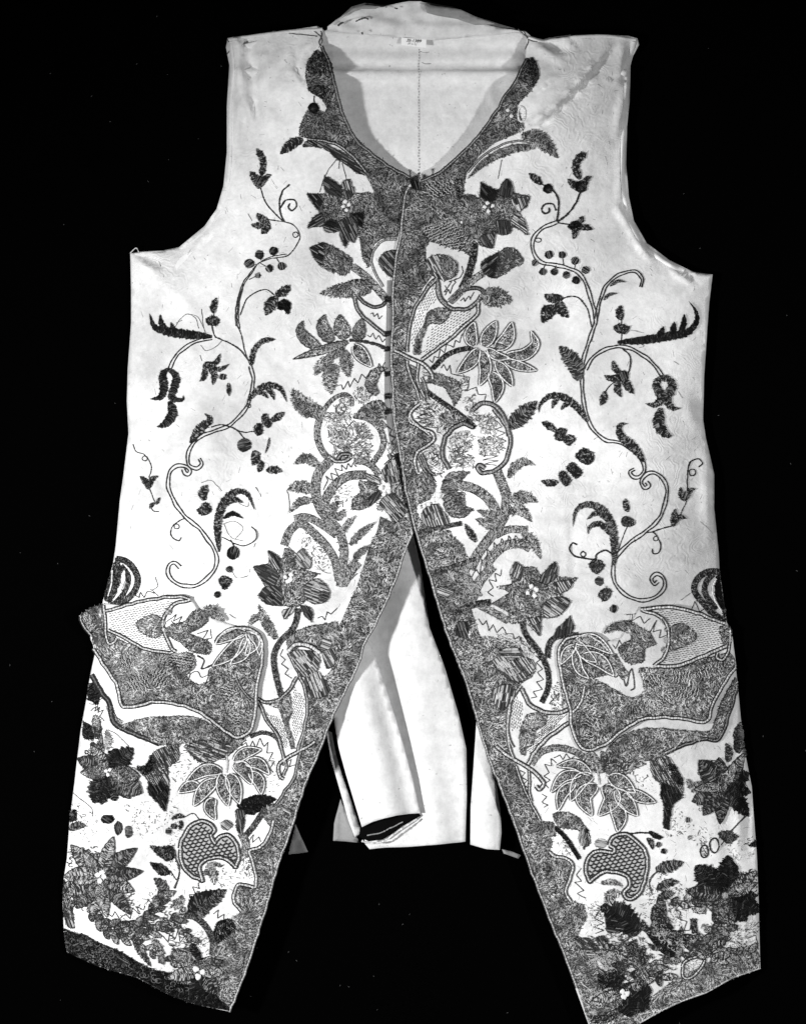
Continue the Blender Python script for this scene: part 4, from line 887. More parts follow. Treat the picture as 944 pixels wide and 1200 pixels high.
# ---- skirt, viewer's left
reg('O2', 'L')
gnd([(250,160),(300,145),(350,180),(360,250),(320,330),(270,300),(240,290)], 'edge_leaf', 'black'); gnd([(300,420),(345,440),(360,560),(380,700),(320,600),(280,500)], 'edge_leaf', 'ground'); gnd([(205,490),(260,560),(300,600),(250,625),(200,600)], 'edge_leaf', 'black'); leaf([(410,700),(420,620),(405,545)], 60, 'edge_leaf', 'ground')
pale([(260,640),(330,620),(420,800),(300,820)], dens=5); zig([(270,380),(320,340),(300,390),(350,350),(330,400),(380,370),(350,430),(390,470)]); lin([(420,540),(500,580),(600,680)], .9, .08, 'loose_thread')
for p in [[(250,320),(300,330)],[(380,270),(340,300),(330,380)]]: lin(p, .9, .05, 'loose_thread')
reg('T', 'L')
f = gnd([(180,220),(240,225),(300,240),(330,270),(300,300),(240,290)], 'flower', 'grey', h=.5); f['label'] = 'blurred dark flower near the side edge, viewer\'s left skirt'
lobes(268, 255, [(198,395,110,'black'),(235,402,80,'black'),(300,385,80,'black'),(385,138,92,'black'),(300,140,70,'black'),(425,345,120,'satin'),(415,270,84,'grey'),(370,372,80,'satin'),(122,190,84,'satin'),(138,255,64,'grey'),(185,130,56,'light')], f)
squig([(130,150),(240,130),(250,230),(140,250)], 22, par=f); squig([(310,225),(400,230),(420,340),(330,330)], 22, par=f)
eye([(258,245),(276,240),(266,262)], 11, f)
leaf([(262,150),(268,100),(258,55)], 34, 'leaf', 'grey'); squig([(170,60),(230,40),(250,180),(200,170)], 40, 'squiggle_threads'); gnd([(150,20),(185,40),(200,100),(165,95)], 'edge_leaf', 'black')
sl = sat([(470,170),(510,140),(590,118),(592,190),(545,230),(548,300),(542,380),(530,428),(490,382),(455,340),(452,290),(420,255),(395,235),(440,222)], 60, 'scaly_leaf', 'light', h=.6); squig([(460,180),(590,120),(590,190),(545,230),(545,310),(460,300)], 60, par=sl); sat([(455,300),(490,310),(510,290),(545,320),(542,380),(530,428),(490,382),(455,345)], 60, 'dark_tip', 'black', sl); gnd([(400,225),(440,220),(470,175),(490,220),(440,262)], 'dark_tip', 'black', sl, h=.9)
for x, y, a, b_, s_ in [(265,467,32,22,'black'),(315,507,20,32,'satin'),(363,522,19,28,'satin')]: ball(x, y, a, 'seed', s_, ry=b_)
sat([(630,140),(690,88),(780,88),(832,130),(790,182),(700,206)], 20, 'ribbed_leaf', 'light', sp=2.2); squig([(600,130),(700,80),(850,90),(800,190),(690,210)], 60); gnd([(640,120),(800,60),(900,100),(860,140),(790,180),(700,130)], 'ribbed_leaf', 'grey', h=.4)
gnd([(85,430),(115,430),(120,470),(90,485)], 'edge_leaf', 'black'); leaf([(85,520),(120,500),(165,498)], 40, 'edge_leaf', 'satin'); lin([(105,350),(150,385),(190,420),(195,455)], .9, .06, 'loose_thread')
leaf([(620,455),(590,450),(556,465)], 24, 'sprout', 'leaf'); lin([(620,455),(660,440),(690,470)], 1.1); leaf([(600,470),(605,490),(595,515)], 22, 'sprout'); ball(572,497,14,'seed'); ball(546,520,15,'seed')
reg('U', 'L')
star = lin([(262,175),(265,215),(262,250)], 2.5, .35, 'star_leaf_spray'); star['label'] = 'spray of outlined pointed leaves below the viewer\'s left pocket'
for p, w in [([(240,245),(165,240),(78,292)],62),([(135,310),(90,315),(42,342)],54),([(215,285),(160,330),(112,404)],70),([(238,262),(250,330),(270,404)],70),([(205,370),(185,410),(210,468)],58),([(272,258),(295,310),(322,394)],74),([(295,212),(345,240),(378,305)],72),([(350,205),(410,210),(458,258)],58),([(370,250),(410,290),(422,350)],58),([(298,200),(350,160),(420,145)],56)]: leaf(p, w, 'leaf', 'ground', star, edge='w')
shellL = shell([(50,600),(60,550),(100,492),(150,475),(190,488),(205,518),(188,540),(206,578),(232,545),(270,540),(305,578),(317,630),(305,686),(260,650),(200,640),(150,662),(136,700),(152,746),(100,722),(60,672)]); shellL['label'] = 'scale-filled shell motif, viewer\'s left skirt'
leaf([(165,688),(200,672),(245,680)], 26, 'seed_leaf', 'ground'); leaf([(158,705),(198,712),(205,768)], 46, 'seed_leaf', 'ground'); ball(262,492,28,'small_flower','grey',ry=24)
gnd([(310,400),(350,370),(420,353),(485,372),(445,412),(380,442),(330,432)], 'dark_leaf', 'black', h=.6); sat([(305,420),(345,430),(332,540),(308,510)], 80, 'ribbed_leaf', 'satin'); band([(440,415),(390,490),(345,545)], 24, 'leaf_rib', 'satin'); gnd([(440,410),(490,395),(500,440),(470,500),(440,470)], 'ribbed_leaf', 'grey'); zig([(360,570),(385,535),(380,575),(410,545),(420,570)])
band([(330,530),(350,580),(340,640)], 34, 'dark_leaf', 'grey'); pale([(320,640),(380,650),(390,740),(330,720)], dens=6)
zig([(150,745),(130,760),(140,785),(105,775),(120,810),(90,810),(100,845)]); leaf([(95,900),(150,850),(190,840)], 80, 'chevron_leaf', 'satin'); leaf([(165,880),(210,830),(262,786)], 52, 'chevron_leaf', 'satin')
zig([(200,900),(225,880),(220,920),(250,900),(250,930)])
reg('V', 'L')
f = gnd([(170,180),(215,150),(235,220),(330,140),(350,180),(300,250),(330,290),(280,330),(210,330),(150,390),(110,380),(110,300),(180,270)], 'flower', 'grey', h=.5); f['label'] = 'large ragged flower at the lower side of the viewer\'s left skirt'
lobes(232, 262, [(92,116,78,'light'),(150,140,56,'grey'),(58,262,86,'light'),(66,345,80,'light'),(120,408,86,'satin'),(195,442,92,'light'),(262,445,66,'grey'),(428,232,66,'satin'),(388,325,76,'light'),(372,432,66,'satin'),(400,126,76,'satin'),(292,74,66,'light')], f)
squig([(80,120),(220,120),(220,250),(80,260)], 34, par=f); squig([(80,300),(260,330),(250,430),(90,400)], 44, par=f); squig([(280,200),(400,220),(380,400),(290,330)], 30, par=f)
eye([(220,250),(248,258),(228,280),(240,240)], 15, f)
sat([(58,330),(90,350),(110,500),(70,480)], 70, 'edge_leaf', 'light'); gnd([(60,280),(75,300),(80,440),(58,450)], 'edge_leaf', 'black')
wr = lin([(185,425),(260,478),(370,488),(450,448),(500,380),(540,320)], 1.6, .02, 'wreath'); wr['label'] = 'curved leafy wreath near the hem, viewer\'s left'
garland([(175,415),(250,474),(370,488),(450,448),(500,380),(535,325)], 46, 21, wr); garland([(235,500),(340,540),(460,515),(540,475),(605,440)], 44, 22, wr, ('grey','light','satin'))
squig([(190,420),(360,470),(460,440),(520,340),(590,350),(590,440),(440,520),(330,550),(230,510)], 80, par=wr)
leaf([(545,330),(512,290),(478,262)], 46, 'leaf', 'satin', wr); leaf([(570,400),(600,370),(605,340)], 46, 'leaf', 'grey', wr)
gnd([(463,115),(510,120),(560,118),(582,160),(540,182),(490,150)], 'bud', 'leaf', wr); gnd([(463,192),(510,200),(558,235),(520,252),(480,222)], 'bud', 'leaf', wr); lin([(575,160),(596,230),(575,310)], 1.8, par=wr); lin([(555,230),(582,270)], 1.4, par=wr)
zig([(258,420),(285,442),(300,418),(320,452),(350,428),(370,452),(380,400),(412,430),(400,394),(432,410)]); zig([(520,530),(545,560),(550,520),(575,545),(590,500),(600,560),(620,530)]); lin([(600,480),(620,530),(660,530)], 1.6, .02, 'scribble_thread')
band([(595,440),(660,440),(720,490),(750,560),(745,615)], 26, 'arched_stem', 'satin'); leaf([(645,440),(680,370),(740,350),(812,315)], 74, 'chevron_leaf', 'black'); leaf([(640,440),(700,420),(740,400)], 50, 'chevron_leaf', 'satin')
gnd([(750,540),(770,470),(830,452),(850,500),(800,540),(770,560)], 'dark_leaf', 'black', h=.9)
f = sat([(565,590),(640,590),(662,650),(600,642)], 20, 'flower', 'light', h=1.0); f['label'] = 'half-hidden flower by the bottom corner, viewer\'s left'
lobes(690, 692, [(535,725,64,'light'),(560,600,70,'grey'),(600,655,56,'light'),(655,560,50,'black'),(690,815,80,'black'),(770,800,70,'leaf'),(800,700,60,'grey'),(790,640,60,'satin'),(740,620,50,'grey')], f, h=1.3)
squig([(550,580),(650,580),(660,730),(560,740)], 36, par=f)
ST['lift'] = .8; eye([(672,680),(702,695),(682,715)], 17, f); ST['lift'] = 0; ball(775,592,20,'pale_gap','pale')
gnd([(65,505),(110,522),(160,530),(220,562),(320,602),(390,642),(470,684),(550,702),(600,745),(680,765),(760,800),(826,868),(700,848),(550,798),(400,718),(240,673),(80,606)], 'dark_hem_leaf', 'black', h=1.35); squig([(80,520),(220,565),(400,650),(560,710),(700,780),(560,780),(400,700),(120,600)], 34, tone=.09, h=2.2); sat([(100,570),(190,550),(200,575),(110,590)], -20, 'hem_stripe', 'satin', h=1.2); sat([(280,600),(370,630),(360,670),(280,630)], 30, 'hem_stripe', 'satin', h=1.2)
leaf([(385,555),(425,610),(468,672)], 34, 'leaf', 'satin'); leaf([(470,540),(510,600),(500,655)], 36, 'leaf', 'grey')

reg('U', 'L')
for q_ in ([(60,120),(180,100),(250,180),(120,240),(40,200)], [(420,200),(500,180),(500,330),(430,340)], [(180,640),(340,640),(380,780),(200,790)], [(0,500),(60,480),(50,700),(0,760)]): pale(q_, 'faded_stitching', dens=26)
reg('V', 'L')
for q_ in ([(420,360),(520,300),(460,420),(300,470)], [(620,470),(720,520),(730,620),(600,560)]): pale(q_, 'faded_stitching', dens=16)

reg('L2', 'L')
band([(110,755),(200,762),(275,805),(330,880)], 50, 'leafy_stem', 'grey'); pale([(0,480),(180,440),(260,600),(180,720),(40,700)], dens=5); pale([(390,560),(470,600),(500,700),(420,740)], dens=6)
zig([(395,440),(440,480),(425,520),(470,550),(440,590),(480,610),(450,650)])
reg('L', 'L')
for q_ in ([(300,640),(400,720),(440,830),(360,840),(290,740)], [(420,440),(480,400),(560,400),(540,480),(460,520)], [(520,800),(600,760),(560,880)]): pale(q_, 'faded_stitching', dens=9)
reg('T', 'L')
for q_ in ([(330,400),(560,380),(600,480),(420,540)], [(100,400),(220,420),(210,560),(100,560)], [(560,230),(640,180),(640,260),(580,300)]): pale(q_, 'faded_stitching', dens=30)

reg('V', 'L')
garland([(400,560),(470,600),(540,640),(610,650)], 40, 26, wr, ('grey', 'satin', 'light')); garland([(520,480),(600,495),(655,545),(665,605)], 36, 26, wr, ('light', 'grey', 'leaf')); garland([(90,430),(80,360),(66,300)], 40, 24, wr, ('light', 'satin'))
squig([(500,480),(660,500),(680,600),(560,620)], 36, par=wr)

# ================================================================== embroidery, right front
reg('Z', 'R')
edgeR = [(p[0] + 2.6, p[1]) for p in R_edge]
ctr = at('B', [(50,722),(120,684),(202,614),(272,544),(332,454),(362,405),(422,322),(458,240),(480,235),(498,265),(505,320),(475,370),(440,405),(420,425),(435,470),(450,520),(400,545),(330,575),(270,625),(222,690),(208,770)]) + at('E', [(410,300),(400,370),(425,430),(455,480),(490,560),(500,600),(470,640),(430,610),(360,590),(300,570),(222,552),(200,590),(203,640),(208,720),(235,768),(180,840),(150,930)])
ctr += at('I', [(235,120),(165,230),(140,340),(130,465),(70,450),(60,470),(130,510),(148,600),(185,680),(205,755),(155,805),(150,865),(225,908)]) + at('M', [(190,100),(240,120),(250,150),(220,180),(170,210),(155,260),(165,320),(200,370),(230,402),(238,450),(165,480),(160,520),(190,560),(220,600),(325,605),(345,640),(385,700),(440,760)])
ctr += at('Q', [(165,150),(172,240),(192,330),(212,400),(242,490),(340,500),(420,530),(470,600),(498,640),(480,680),(420,712),(382,770),(370,850)]) + at('W', [(135,60),(132,120),(140,200),(190,340),(230,450),(288,550),(340,650),(322,695),(400,720),(430,760),(402,850),(412,910)])
ctr += at('Y', [(152,312),(212,330),(225,380),(200,420),(182,470),(232,510),(285,600),(300,640),(380,650),(480,690),(560,630),(700,560),(760,505),(830,530),(905,545),(908,588),(800,622),(690,677),(600,707),(520,747),(430,797),(380,820),(235,805)])
ctr += [(p[0], p[1]) for p in edgeR[::-1][1:-1]]
borderR = gnd(ctr, 'front_border', raw=True); borderR['label'] = 'dark couched border from neckline to hem, viewer\'s right'
reg('B', 'R')
gnd([(455,245),(480,236),(500,270),(505,315),(480,350),(450,340),(430,320)], 'dark_scroll', 'leaf', borderR); gnd([(370,400),(420,330),(470,350),(440,400),(400,415)], 'dark_scroll', 'ground', borderR)
leaf([(440,545),(510,560),(582,634)], 62, 'crescent_leaf', 'ground', borderR); leaf([(490,590),(400,598),(300,645),(225,715)], 34, 'crescent_leaf', 'ground', borderR); cord([(490,572),(440,566),(370,578),(290,622),(226,690)], 1.2, par=borderR, tone=.5, dark=.8)
ring(438,460,14,30,2.2,'white_loop',borderR,.6); eye([(385,445),(398,468)], 9, borderR, 'spangle'); lin([(360,640),(352,680),(345,715)], .8, .08, 'loose_thread', borderR)
sat([(0,712),(30,722),(40,760),(10,750)], 70, 'dark_knot', 'black', borderR, h=1.0)
reg('E', 'R')
glint([(180,470),(330,430),(420,470),(430,520),(300,560),(230,540)], -25, borderR); glint([(260,560),(380,530),(470,600),(400,600),(300,570)], -10, borderR); glint([(200,200),(330,180),(360,260),(220,280)], 40, borderR)
gnd([(380,180),(420,170),(430,250),(410,300),(390,260)], 'dark_fold', 'leaf', borderR)
f = gnd([(540,190),(600,225),(640,240),(690,170),(720,190),(735,250),(830,275),(815,330),(770,370),(800,420),(820,510),(770,475),(730,460),(715,500),(630,500),(610,590),(530,570),(480,540),(430,470),(390,380),(410,290),(470,265),(530,290)], 'flower', 'ground', h=.8); f['label'] = 'pointed dark flower with white eye below the neckline, viewer\'s right'
for p, a, s_ in [([(540,190),(600,225),(640,245),(625,290),(590,302),(560,292),(535,270)],50,'black'),([(690,170),(720,190),(735,250),(690,280),(645,260)],100,'satin'),([(725,290),(830,275),(815,330),(770,368),(740,340)],70,'light'),([(738,390),(800,420),(822,512),(770,472),(720,440)],35,'light'),([(630,420),(722,430),(712,500),(640,502)],80,'satin'),([(540,522),(628,490),(610,592),(540,562)],60,'satin')]: sat(p, a, 'petal', s_, f, h=1.2, sp=2.1)
eye([(578,315),(610,333),(560,340),(583,365)], 15, f); eye([(420,432)], 11, f, 'spangle')
f = gnd([(540,690),(580,650),(640,620),(690,590),(740,595),(790,650),(785,690),(740,705),(680,750),(620,772),(565,750)], 'bud', 'ground', h=.7, dens=3); sat([(540,690),(580,650),(640,622),(640,690),(610,768),(565,750)], -40, 'dark_base', 'leaf', f, h=1.1)
band([(350,920),(420,850),(490,785),(550,745)], 40, 'bud_stem', 'ground'); band([(500,560),(490,650),(458,760),(420,840)], 40, 'flower_stem', 'leaf')
b_ = sat([(205,670),(250,635),(330,640),(390,690),(385,750),(330,785),(270,775),(230,740)], 60, 'striped_ball', 'light', sp=2.8); gnd([(290,650),(335,642),(390,690),(385,750),(330,780),(300,740)], 'dark_half', 'ground', b_, h=1.1)
cord([(270,772),(220,820),(165,910)], 1.3, tone=.4); cord([(272,780),(285,880),(330,930)], 2.4, tone=.25); zig([(320,880),(340,840),(350,870),(365,820),(385,800),(370,790),(410,770),(430,735),(420,700)])
reg('I', 'R')
leaf([(565,160),(650,150),(742,168)], 110, 'pointed_leaf', 'ground'); leaf([(570,130),(620,110),(660,105)], 44, 'pointed_leaf', 'leaf')
cup = cord([(300,45),(220,140),(170,235),(142,345),(132,465)], 2.0, 'leaf_cup', tone=.4); cup['label'] = 'leaf-shaped cup with zigzag stitching beside the centre front'
cord([(312,60),(310,130),(340,180),(400,217),(460,217),(520,192),(562,140)], 2.6, 'cup_rim', cup, tone=.3); cord([(380,180),(440,120),(500,96),(558,105),(572,140)], 2.6, 'cup_rim', cup, tone=.12); cord([(545,180),(540,240),(480,300),(380,392),(215,512)], 2.4, 'cup_edge', cup)
gnd([(250,240),(330,210),(385,230),(335,300),(262,302),(222,380),(205,475),(168,470),(190,380),(235,300)], 'cup_shading', 'ground', cup); stipple([(390,240),(520,220),(470,300),(330,410),(225,480),(270,330),(340,300)], 90, -35, par=cup); stipple([(290,80),(300,170),(240,230),(180,440),(155,430),(175,260),(230,150)], 70, -60, par=cup)
zig([(350,80),(370,110),(345,120),(390,60),(372,60),(420,40)]); zig([(440,170),(460,150),(465,175),(490,140),(495,165),(520,120)])
star = band([(280,562),(350,492),(420,458),(510,440)], 26, 'star_leaf_spray', 'leaf'); star['label'] = 'spray of outlined pointed leaves at chest height, viewer\'s right'
for p, w in [([(520,428),(500,370),(520,292)],82),([(575,432),(605,370),(648,286)],88),([(645,445),(710,390),(740,292)],90),([(710,485),(810,480),(872,420),(850,345)],72),([(600,450),(650,488),(725,500)],56),([(700,515),(780,545),(880,572)],60),([(650,525),(700,590),(742,664)],72),([(615,585),(655,660),(640,758)],84),([(570,462),(585,570),(552,660)],78),([(545,450),(500,520),(422,588)],80)]: leaf(p, w, 'leaf', 'ground', star, edge='w')
cord([(60,455),(130,490),(220,530),(270,580),(282,625)], 2.6)
zig([(260,510),(280,530),(290,490),(312,500),(325,450),(348,470),(360,422),(402,440),(412,398),(438,412),(450,362),(482,355)]); zig([(330,560),(345,538),(362,575),(380,542),(388,592),(425,600),(492,612),(480,690),(532,668),(542,712),(588,710),(580,745)])
cord([(132,515),(150,600),(188,680),(205,745)], 1.6); cord([(195,530),(192,640),(235,730)], 1.6); gnd([(148,540),(188,560),(185,640),(162,600)], 'leaf_shading', 'ground')
for p in [[(205,640),(220,700),(230,750)],[(215,610),(245,690),(250,740)]]: cord(p, 1.2, tone=.5)
gnd([(290,590),(360,610),(430,640),(442,720),(405,775),(370,700),(330,660),(240,640)], 'feather_leaf', 'grey'); band([(240,690),(310,740),(400,800),(480,860),(525,905)], 24, 'dark_stem', 'leaf'); gnd([(320,840),(400,800),(460,850),(482,880),(400,880),(350,912)], 'feather_leaf', 'ground')
zig([(240,760),(290,770),(250,790),(300,810),(200,830),(270,830)]); zig([(180,850),(260,850),(200,870),(290,880),(230,895),(310,905)])
med = cord([(515,800),(560,766),(620,766),(672,810),(703,870),(722,950)], 3.4, 'medallion_ring', tone=.3); med['label'] = 'ring of couched cord round pale stitching, viewer\'s right'
leaf([(715,905),(800,830),(885,748)], 96, 'serrated_leaf', 'satin')
cord([(205,765),(155,810),(153,868),(222,910),(262,944)], 2.4)
reg('M', 'R')
cord([(545,0),(600,70),(630,140),(622,220),(590,280),(540,312),(490,318),(466,296),(480,280),(502,296)], 3.0, 'ring_segment', med, tone=.35); cord([(445,92),(400,76),(340,100),(300,160),(294,235),(322,302)], 3.2, 'ring_segment', med, tone=.25)
for p in [[(330,130),(430,110),(440,200),(330,220)],[(480,30),(560,40),(560,130),(480,120)],[(470,140),(590,150),(580,220),(480,230)],[(330,220),(440,230),(450,290),(340,290)],[(420,20),(470,0),(480,60),(430,70)]]: pale(p, par=med, dens=2.8)
zig([(340,200),(400,185),(345,215),(420,210),(340,240),(420,240),(345,265),(400,270)], .8, par=med, tone=.04); zig([(480,230),(570,235),(490,255),(570,258),(500,275),(560,280)], .8, par=med, tone=.04); zig([(560,60),(590,90),(555,100),(605,120),(560,140),(610,160),(570,180),(605,200)], .8, par=med, tone=.04)
cord([(128,30),(150,70),(190,100),(238,118),(252,150),(220,180),(170,212),(154,260),(166,320)], 2.6)
zig([(250,170),(230,185),(260,200),(235,215),(270,235),(240,250),(280,270),(250,285)]); zig([(140,10),(200,30),(160,40),(240,60),(190,70),(250,85)])
for p in [[(170,240),(200,300),(240,350)],[(185,225),(215,290),(250,330)],[(180,330),(215,380)],[(190,310),(230,365)]]: cord(p, 1.0, tone=.5)
band([(560,305),(590,380),(610,440),(602,520),(580,570),(530,640),(470,720),(430,800)], 44, 'braided_stem', 'grey')
leaf([(620,345),(650,290),(700,265),(757,282)], 44, 'curved_leaf', 'ground'); leaf([(622,492),(690,440),(768,466)], 66, 'curved_leaf', 'ground'); leaf([(615,515),(680,505),(737,565)], 52, 'curved_leaf', 'ground')
band([(340,378),(430,392),(510,440),(552,500),(572,570)], 44, 'arched_stem', 'ground')
f = gnd([(305,430),(400,418),(402,480),(445,502),(390,542),(330,532),(298,480)], 'flower', 'ground', h=.8); f['label'] = 'flower with white eye at waist height, viewer\'s right'
sat([(200,500),(260,475),(312,540),(322,572),(220,590),(188,540)], 70, 'petal', 'light', f, sp=2.4); gnd([(285,395),(330,320),(425,318),(380,362),(385,402),(300,422)], 'petal', 'grey', f); gnd([(170,330),(212,318),(255,385),(240,425)], 'petal', 'grey', f)
eye([(245,455),(285,462),(272,428),(265,450)], 17, f); eye([(175,490),(200,484),(222,476)], 13, f)
leaf([(530,595),(530,540),(465,505)], 46, 'small_leaf', 'grey', f); leaf([(525,600),(500,570),(455,550)], 36, 'small_leaf', 'grey', f); leaf([(460,665),(430,620),(402,572)], 36, 'small_leaf', 'satin', f); leaf([(400,725),(370,680),(330,635)], 32, 'small_leaf', 'grey', f)
band([(180,615),(290,590),(388,572)], 20, 'seam_bar', 'satin', h=.9); band([(255,815),(360,780),(460,750)], 18, 'seam_bar', 'satin', h=.9)
pl = band([(555,632),(620,603),(715,605)], 34, 'crescent_plume', 'ground'); band([(500,790),(540,735),(600,685),(680,672),(730,695)], 44, 'plume_lower', 'ground', pl); leaf([(690,620),(740,660),(782,750)], 46, 'plume_tip', 'ground', pl); band([(400,830),(440,900),(470,944)], 46, 'plume_base', 'grey', pl)
zig([(430,850),(460,800),(478,830),(485,750),(512,785),(515,700),(545,735),(548,665),(575,705),(585,645),(610,690),(622,632),(645,680),(655,630),(680,668),(700,630)], par=pl)
band([(430,760),(400,830),(420,920)], 34, 'feather_leaf', 'grey')
reg('Q', 'R')
f = gnd([(320,265),(390,250),(380,200),(405,150),(440,175),(490,175),(520,215),(585,150),(592,215),(682,225),(640,280),(602,300),(656,330),(610,390),(540,405),(520,400),(515,488),(450,430),(380,430),(370,380),(298,342),(380,290)], 'flower', 'ground', h=.8); f['label'] = 'large pointed flower above the viewer\'s right pocket'
for p, a, s_ in [([(380,200),(405,150),(440,180),(420,232)],110,'light'),([(520,215),(585,150),(595,212),(550,250),(525,245)],110,'satin'),([(580,245),(682,225),(640,280),(602,298)],60,'light'),([(535,340),(600,310),(656,330),(610,390),(540,405)],35,'light'),([(460,410),(520,400),(515,488)],60,'light')]: sat(p, a, 'petal', s_, f, h=1.2, sp=2.2)
eye([(475,262),(500,275),(492,305),(460,292)], 13, f)
stm = band([(432,408),(450,480),(510,560),(550,640),(555,720),(525,795)], 22, 'flower_stem', 'leaf'); band([(550,590),(560,525),(600,492),(690,486)], 24, 'side_stem', 'satin', stm); sat([(575,500),(600,450),(655,402),(670,460),(640,482)], 100, 'leaf', 'satin', stm, sp=2.0)
zig([(235,410),(255,440),(270,418),(282,465),(302,438),(320,475),(345,448),(362,478),(390,478),(400,502),(422,490),(432,522),(460,540),(480,565)]); zig([(500,580),(516,600),(500,612),(528,640),(505,655),(532,690),(500,700),(528,735),(485,745),(502,770),(475,775)]); zig([(340,185),(336,215),(310,200),(316,240),(280,230),(302,270),(275,290),(302,308)])
band([(240,350),(300,380),(370,420)], 30, 'feather_leaf', 'grey'); band([(120,390),(200,350),(290,335)], 28, 'seam_bar', 'leaf', h=.9); band([(200,330),(240,240),(300,170)], 40, 'feather_leaf', 'grey')
ros = sat([(300,600),(370,570),(480,600),(492,640),(420,700),(330,655)], 55, 'ribbed_rosette', 'light', sp=2.4, h=.9); sat([(300,740),(370,710),(402,760),(345,832),(310,800)], 100, 'ribbed_petal', 'light', ros, sp=2.4); sat([(320,560),(400,540),(440,580),(380,600)], 0, 'ribbed_petal', 'light', ros, sp=2.2); sat([(140,430),(200,420),(180,500),(130,480)], 70, 'ribbed_petal', 'satin', ros); sat([(40,270),(110,260),(120,300),(60,310)], 20, 'ribbed_petal', 'light', ros)
cup = cord([(432,715),(385,780),(368,860),(370,944),(395,1000)], 2.2, 'cup_motif', tone=.45); cup['label'] = 'tall cup-shaped motif beside the viewer\'s right front edge'
cord([(430,730),(470,800),(530,838),(600,842),(650,826)], 3.2, 'cup_rim', cup, tone=.5); gnd([(450,860),(535,842),(500,920),(480,990),(440,1000)], 'cup_shading', 'ground', cup); stipple([(400,760),(440,800),(430,900),(385,930),(385,820)], 60, 80, par=cup); stipple([(560,860),(640,850),(560,930),(500,960)], 60, -40, par=cup)
zig([(580,745),(600,790),(605,750),(560,800),(590,805)], par=cup)
reg('W', 'R')
cord([(150,0),(132,100),(140,200),(160,260)], 2.0, 'cup_edge', cup); cord([(412,100),(330,160),(262,230),(228,295)], 3.0, 'cup_edge', cup); gnd([(205,90),(310,50),(300,110),(232,150),(212,250),(190,235)], 'cup_shading', 'ground', cup); stipple([(230,170),(330,110),(380,100),(270,200),(225,260)], 60, -35, par=cup)
cord([(80,205),(130,250),(200,290),(260,332),(296,375),(282,405),(265,390)], 3.0, 'cup_hook', cup); cord([(170,300),(200,380),(240,470),(280,550)], 1.6, 'cup_edge', cup); cord([(230,300),(232,400),(240,460)], 1.4, 'cup_edge', cup); zig([(190,320),(215,330),(195,350),(222,365),(205,385),(225,400)], par=cup)
band([(240,290),(280,240),(350,216),(430,230),(510,282),(522,330)], 28, 'arched_stem', 'ground'); band([(500,230),(540,280),(560,330)], 34, 'dark_stem', 'ground')
zig([(355,285),(330,265),(335,300),(302,290),(322,330),(298,345),(328,365),(300,380),(320,400)]); zig([(290,430),(312,440),(288,465),(318,480),(300,490)]); zig([(345,262),(372,248),(385,272),(402,242),(420,270),(440,255)])
star = lin([(540,300),(548,345),(555,385)], 2.5, .3, 'star_leaf_spray'); star['label'] = 'spray of outlined pointed leaves below the viewer\'s right pocket'
for p, w in [([(512,335),(440,292),(358,300)],52),([(468,335),(390,350),(332,420)],52),([(520,345),(465,370),(422,460)],76),([(440,378),(385,425),(365,502)],56),([(538,388),(480,440),(518,528)],84),([(575,388),(612,450),(550,528)],88),([(598,350),(650,372),(718,422)],76),([(630,410),(680,470),(728,528)],80),([(680,415),(750,445),(810,466)],56),([(618,468),(645,530),(638,602)],76)]: leaf(p, w, 'leaf', 'ground', star, edge='w')
gnd([(560,230),(620,250),(700,270),(765,290),(720,312),(650,345),(570,320)], 'scaly_leaf', 'grey'); squig([(560,235),(700,275),(720,310),(650,345),(570,315)], 45)
sl = sat([(790,270),(860,255),(900,300),(935,370),(930,440),(890,480),(870,592),(850,580),(850,480),(835,440),(840,380),(800,350)], 60, 'scaly_leaf', 'light', h=.6); squig([(790,270),(860,255),(935,370),(930,440),(840,400)], 60, par=sl); sat([(838,380),(900,400),(930,440),(890,480),(872,592),(850,580),(850,480),(835,440)], 70, 'dark_tip', 'black', sl); gnd([(870,290),(900,300),(938,380),(910,380)], 'dark_edge', 'black', sl, h=.9)
gnd([(340,520),(400,510),(460,540),(500,600),(512,650),(480,680),(465,600),(370,580)], 'curled_leaf', 'ground'); band([(350,580),(400,630),(440,690),(462,725)], 18, 'leaf_rib', 'black'); gnd([(270,560),(340,560),(350,620),(310,620)], 'curled_leaf', 'grey'); ball(492,598,12,'knot','black'); ball(478,630,22,'knot','grey',ry=40)
pale([(360,640),(420,640),(430,710),(380,700)], dens=5)
shellR = shell([(602,665),(618,625),(670,613),(720,640),(760,690),(772,760),(752,850),(720,902),(680,908),(664,880),(690,850),(680,805),(620,785),(560,790),(510,832),(490,790),(500,722),(550,690),(615,698),(622,680)]); shellR['label'] = 'scale-filled shell motif, viewer\'s right skirt'
lin([(690,610),(750,605),(792,608)], 1.8); leaf([(780,600),(820,625),(848,626)], 26, 'sprout', 'black'); leaf([(770,630),(790,650),(798,684)], 26, 'sprout', 'leaf'); ball(825,660,13,'seed'); ball(848,690,13,'seed')
leaf([(562,838),(610,832),(662,850)], 28, 'seed_leaf', 'ground'); leaf([(592,935),(610,890),(655,880)], 48, 'seed_leaf', 'ground'); ball(560,655,28,'small_flower','pale',ry=22)
cord([(322,695),(350,716),(400,724),(432,760),(412,830),(400,880),(420,922)], 2.4, par=borderR)
zig([(470,770),(448,800),(472,830),(440,832),(482,870),(450,885),(490,905)])
reg('I', 'R')
for q_ in ([(190,760),(300,750),(400,830),(330,900),(200,880)], [(455,740),(525,715),(525,800),(470,800)], [(445,600),(490,620),(480,690),(425,680)], [(225,560),(280,560),(270,620),(225,610)]): pale(q_, 'faded_stitching', dens=5)
reg('M', 'R')
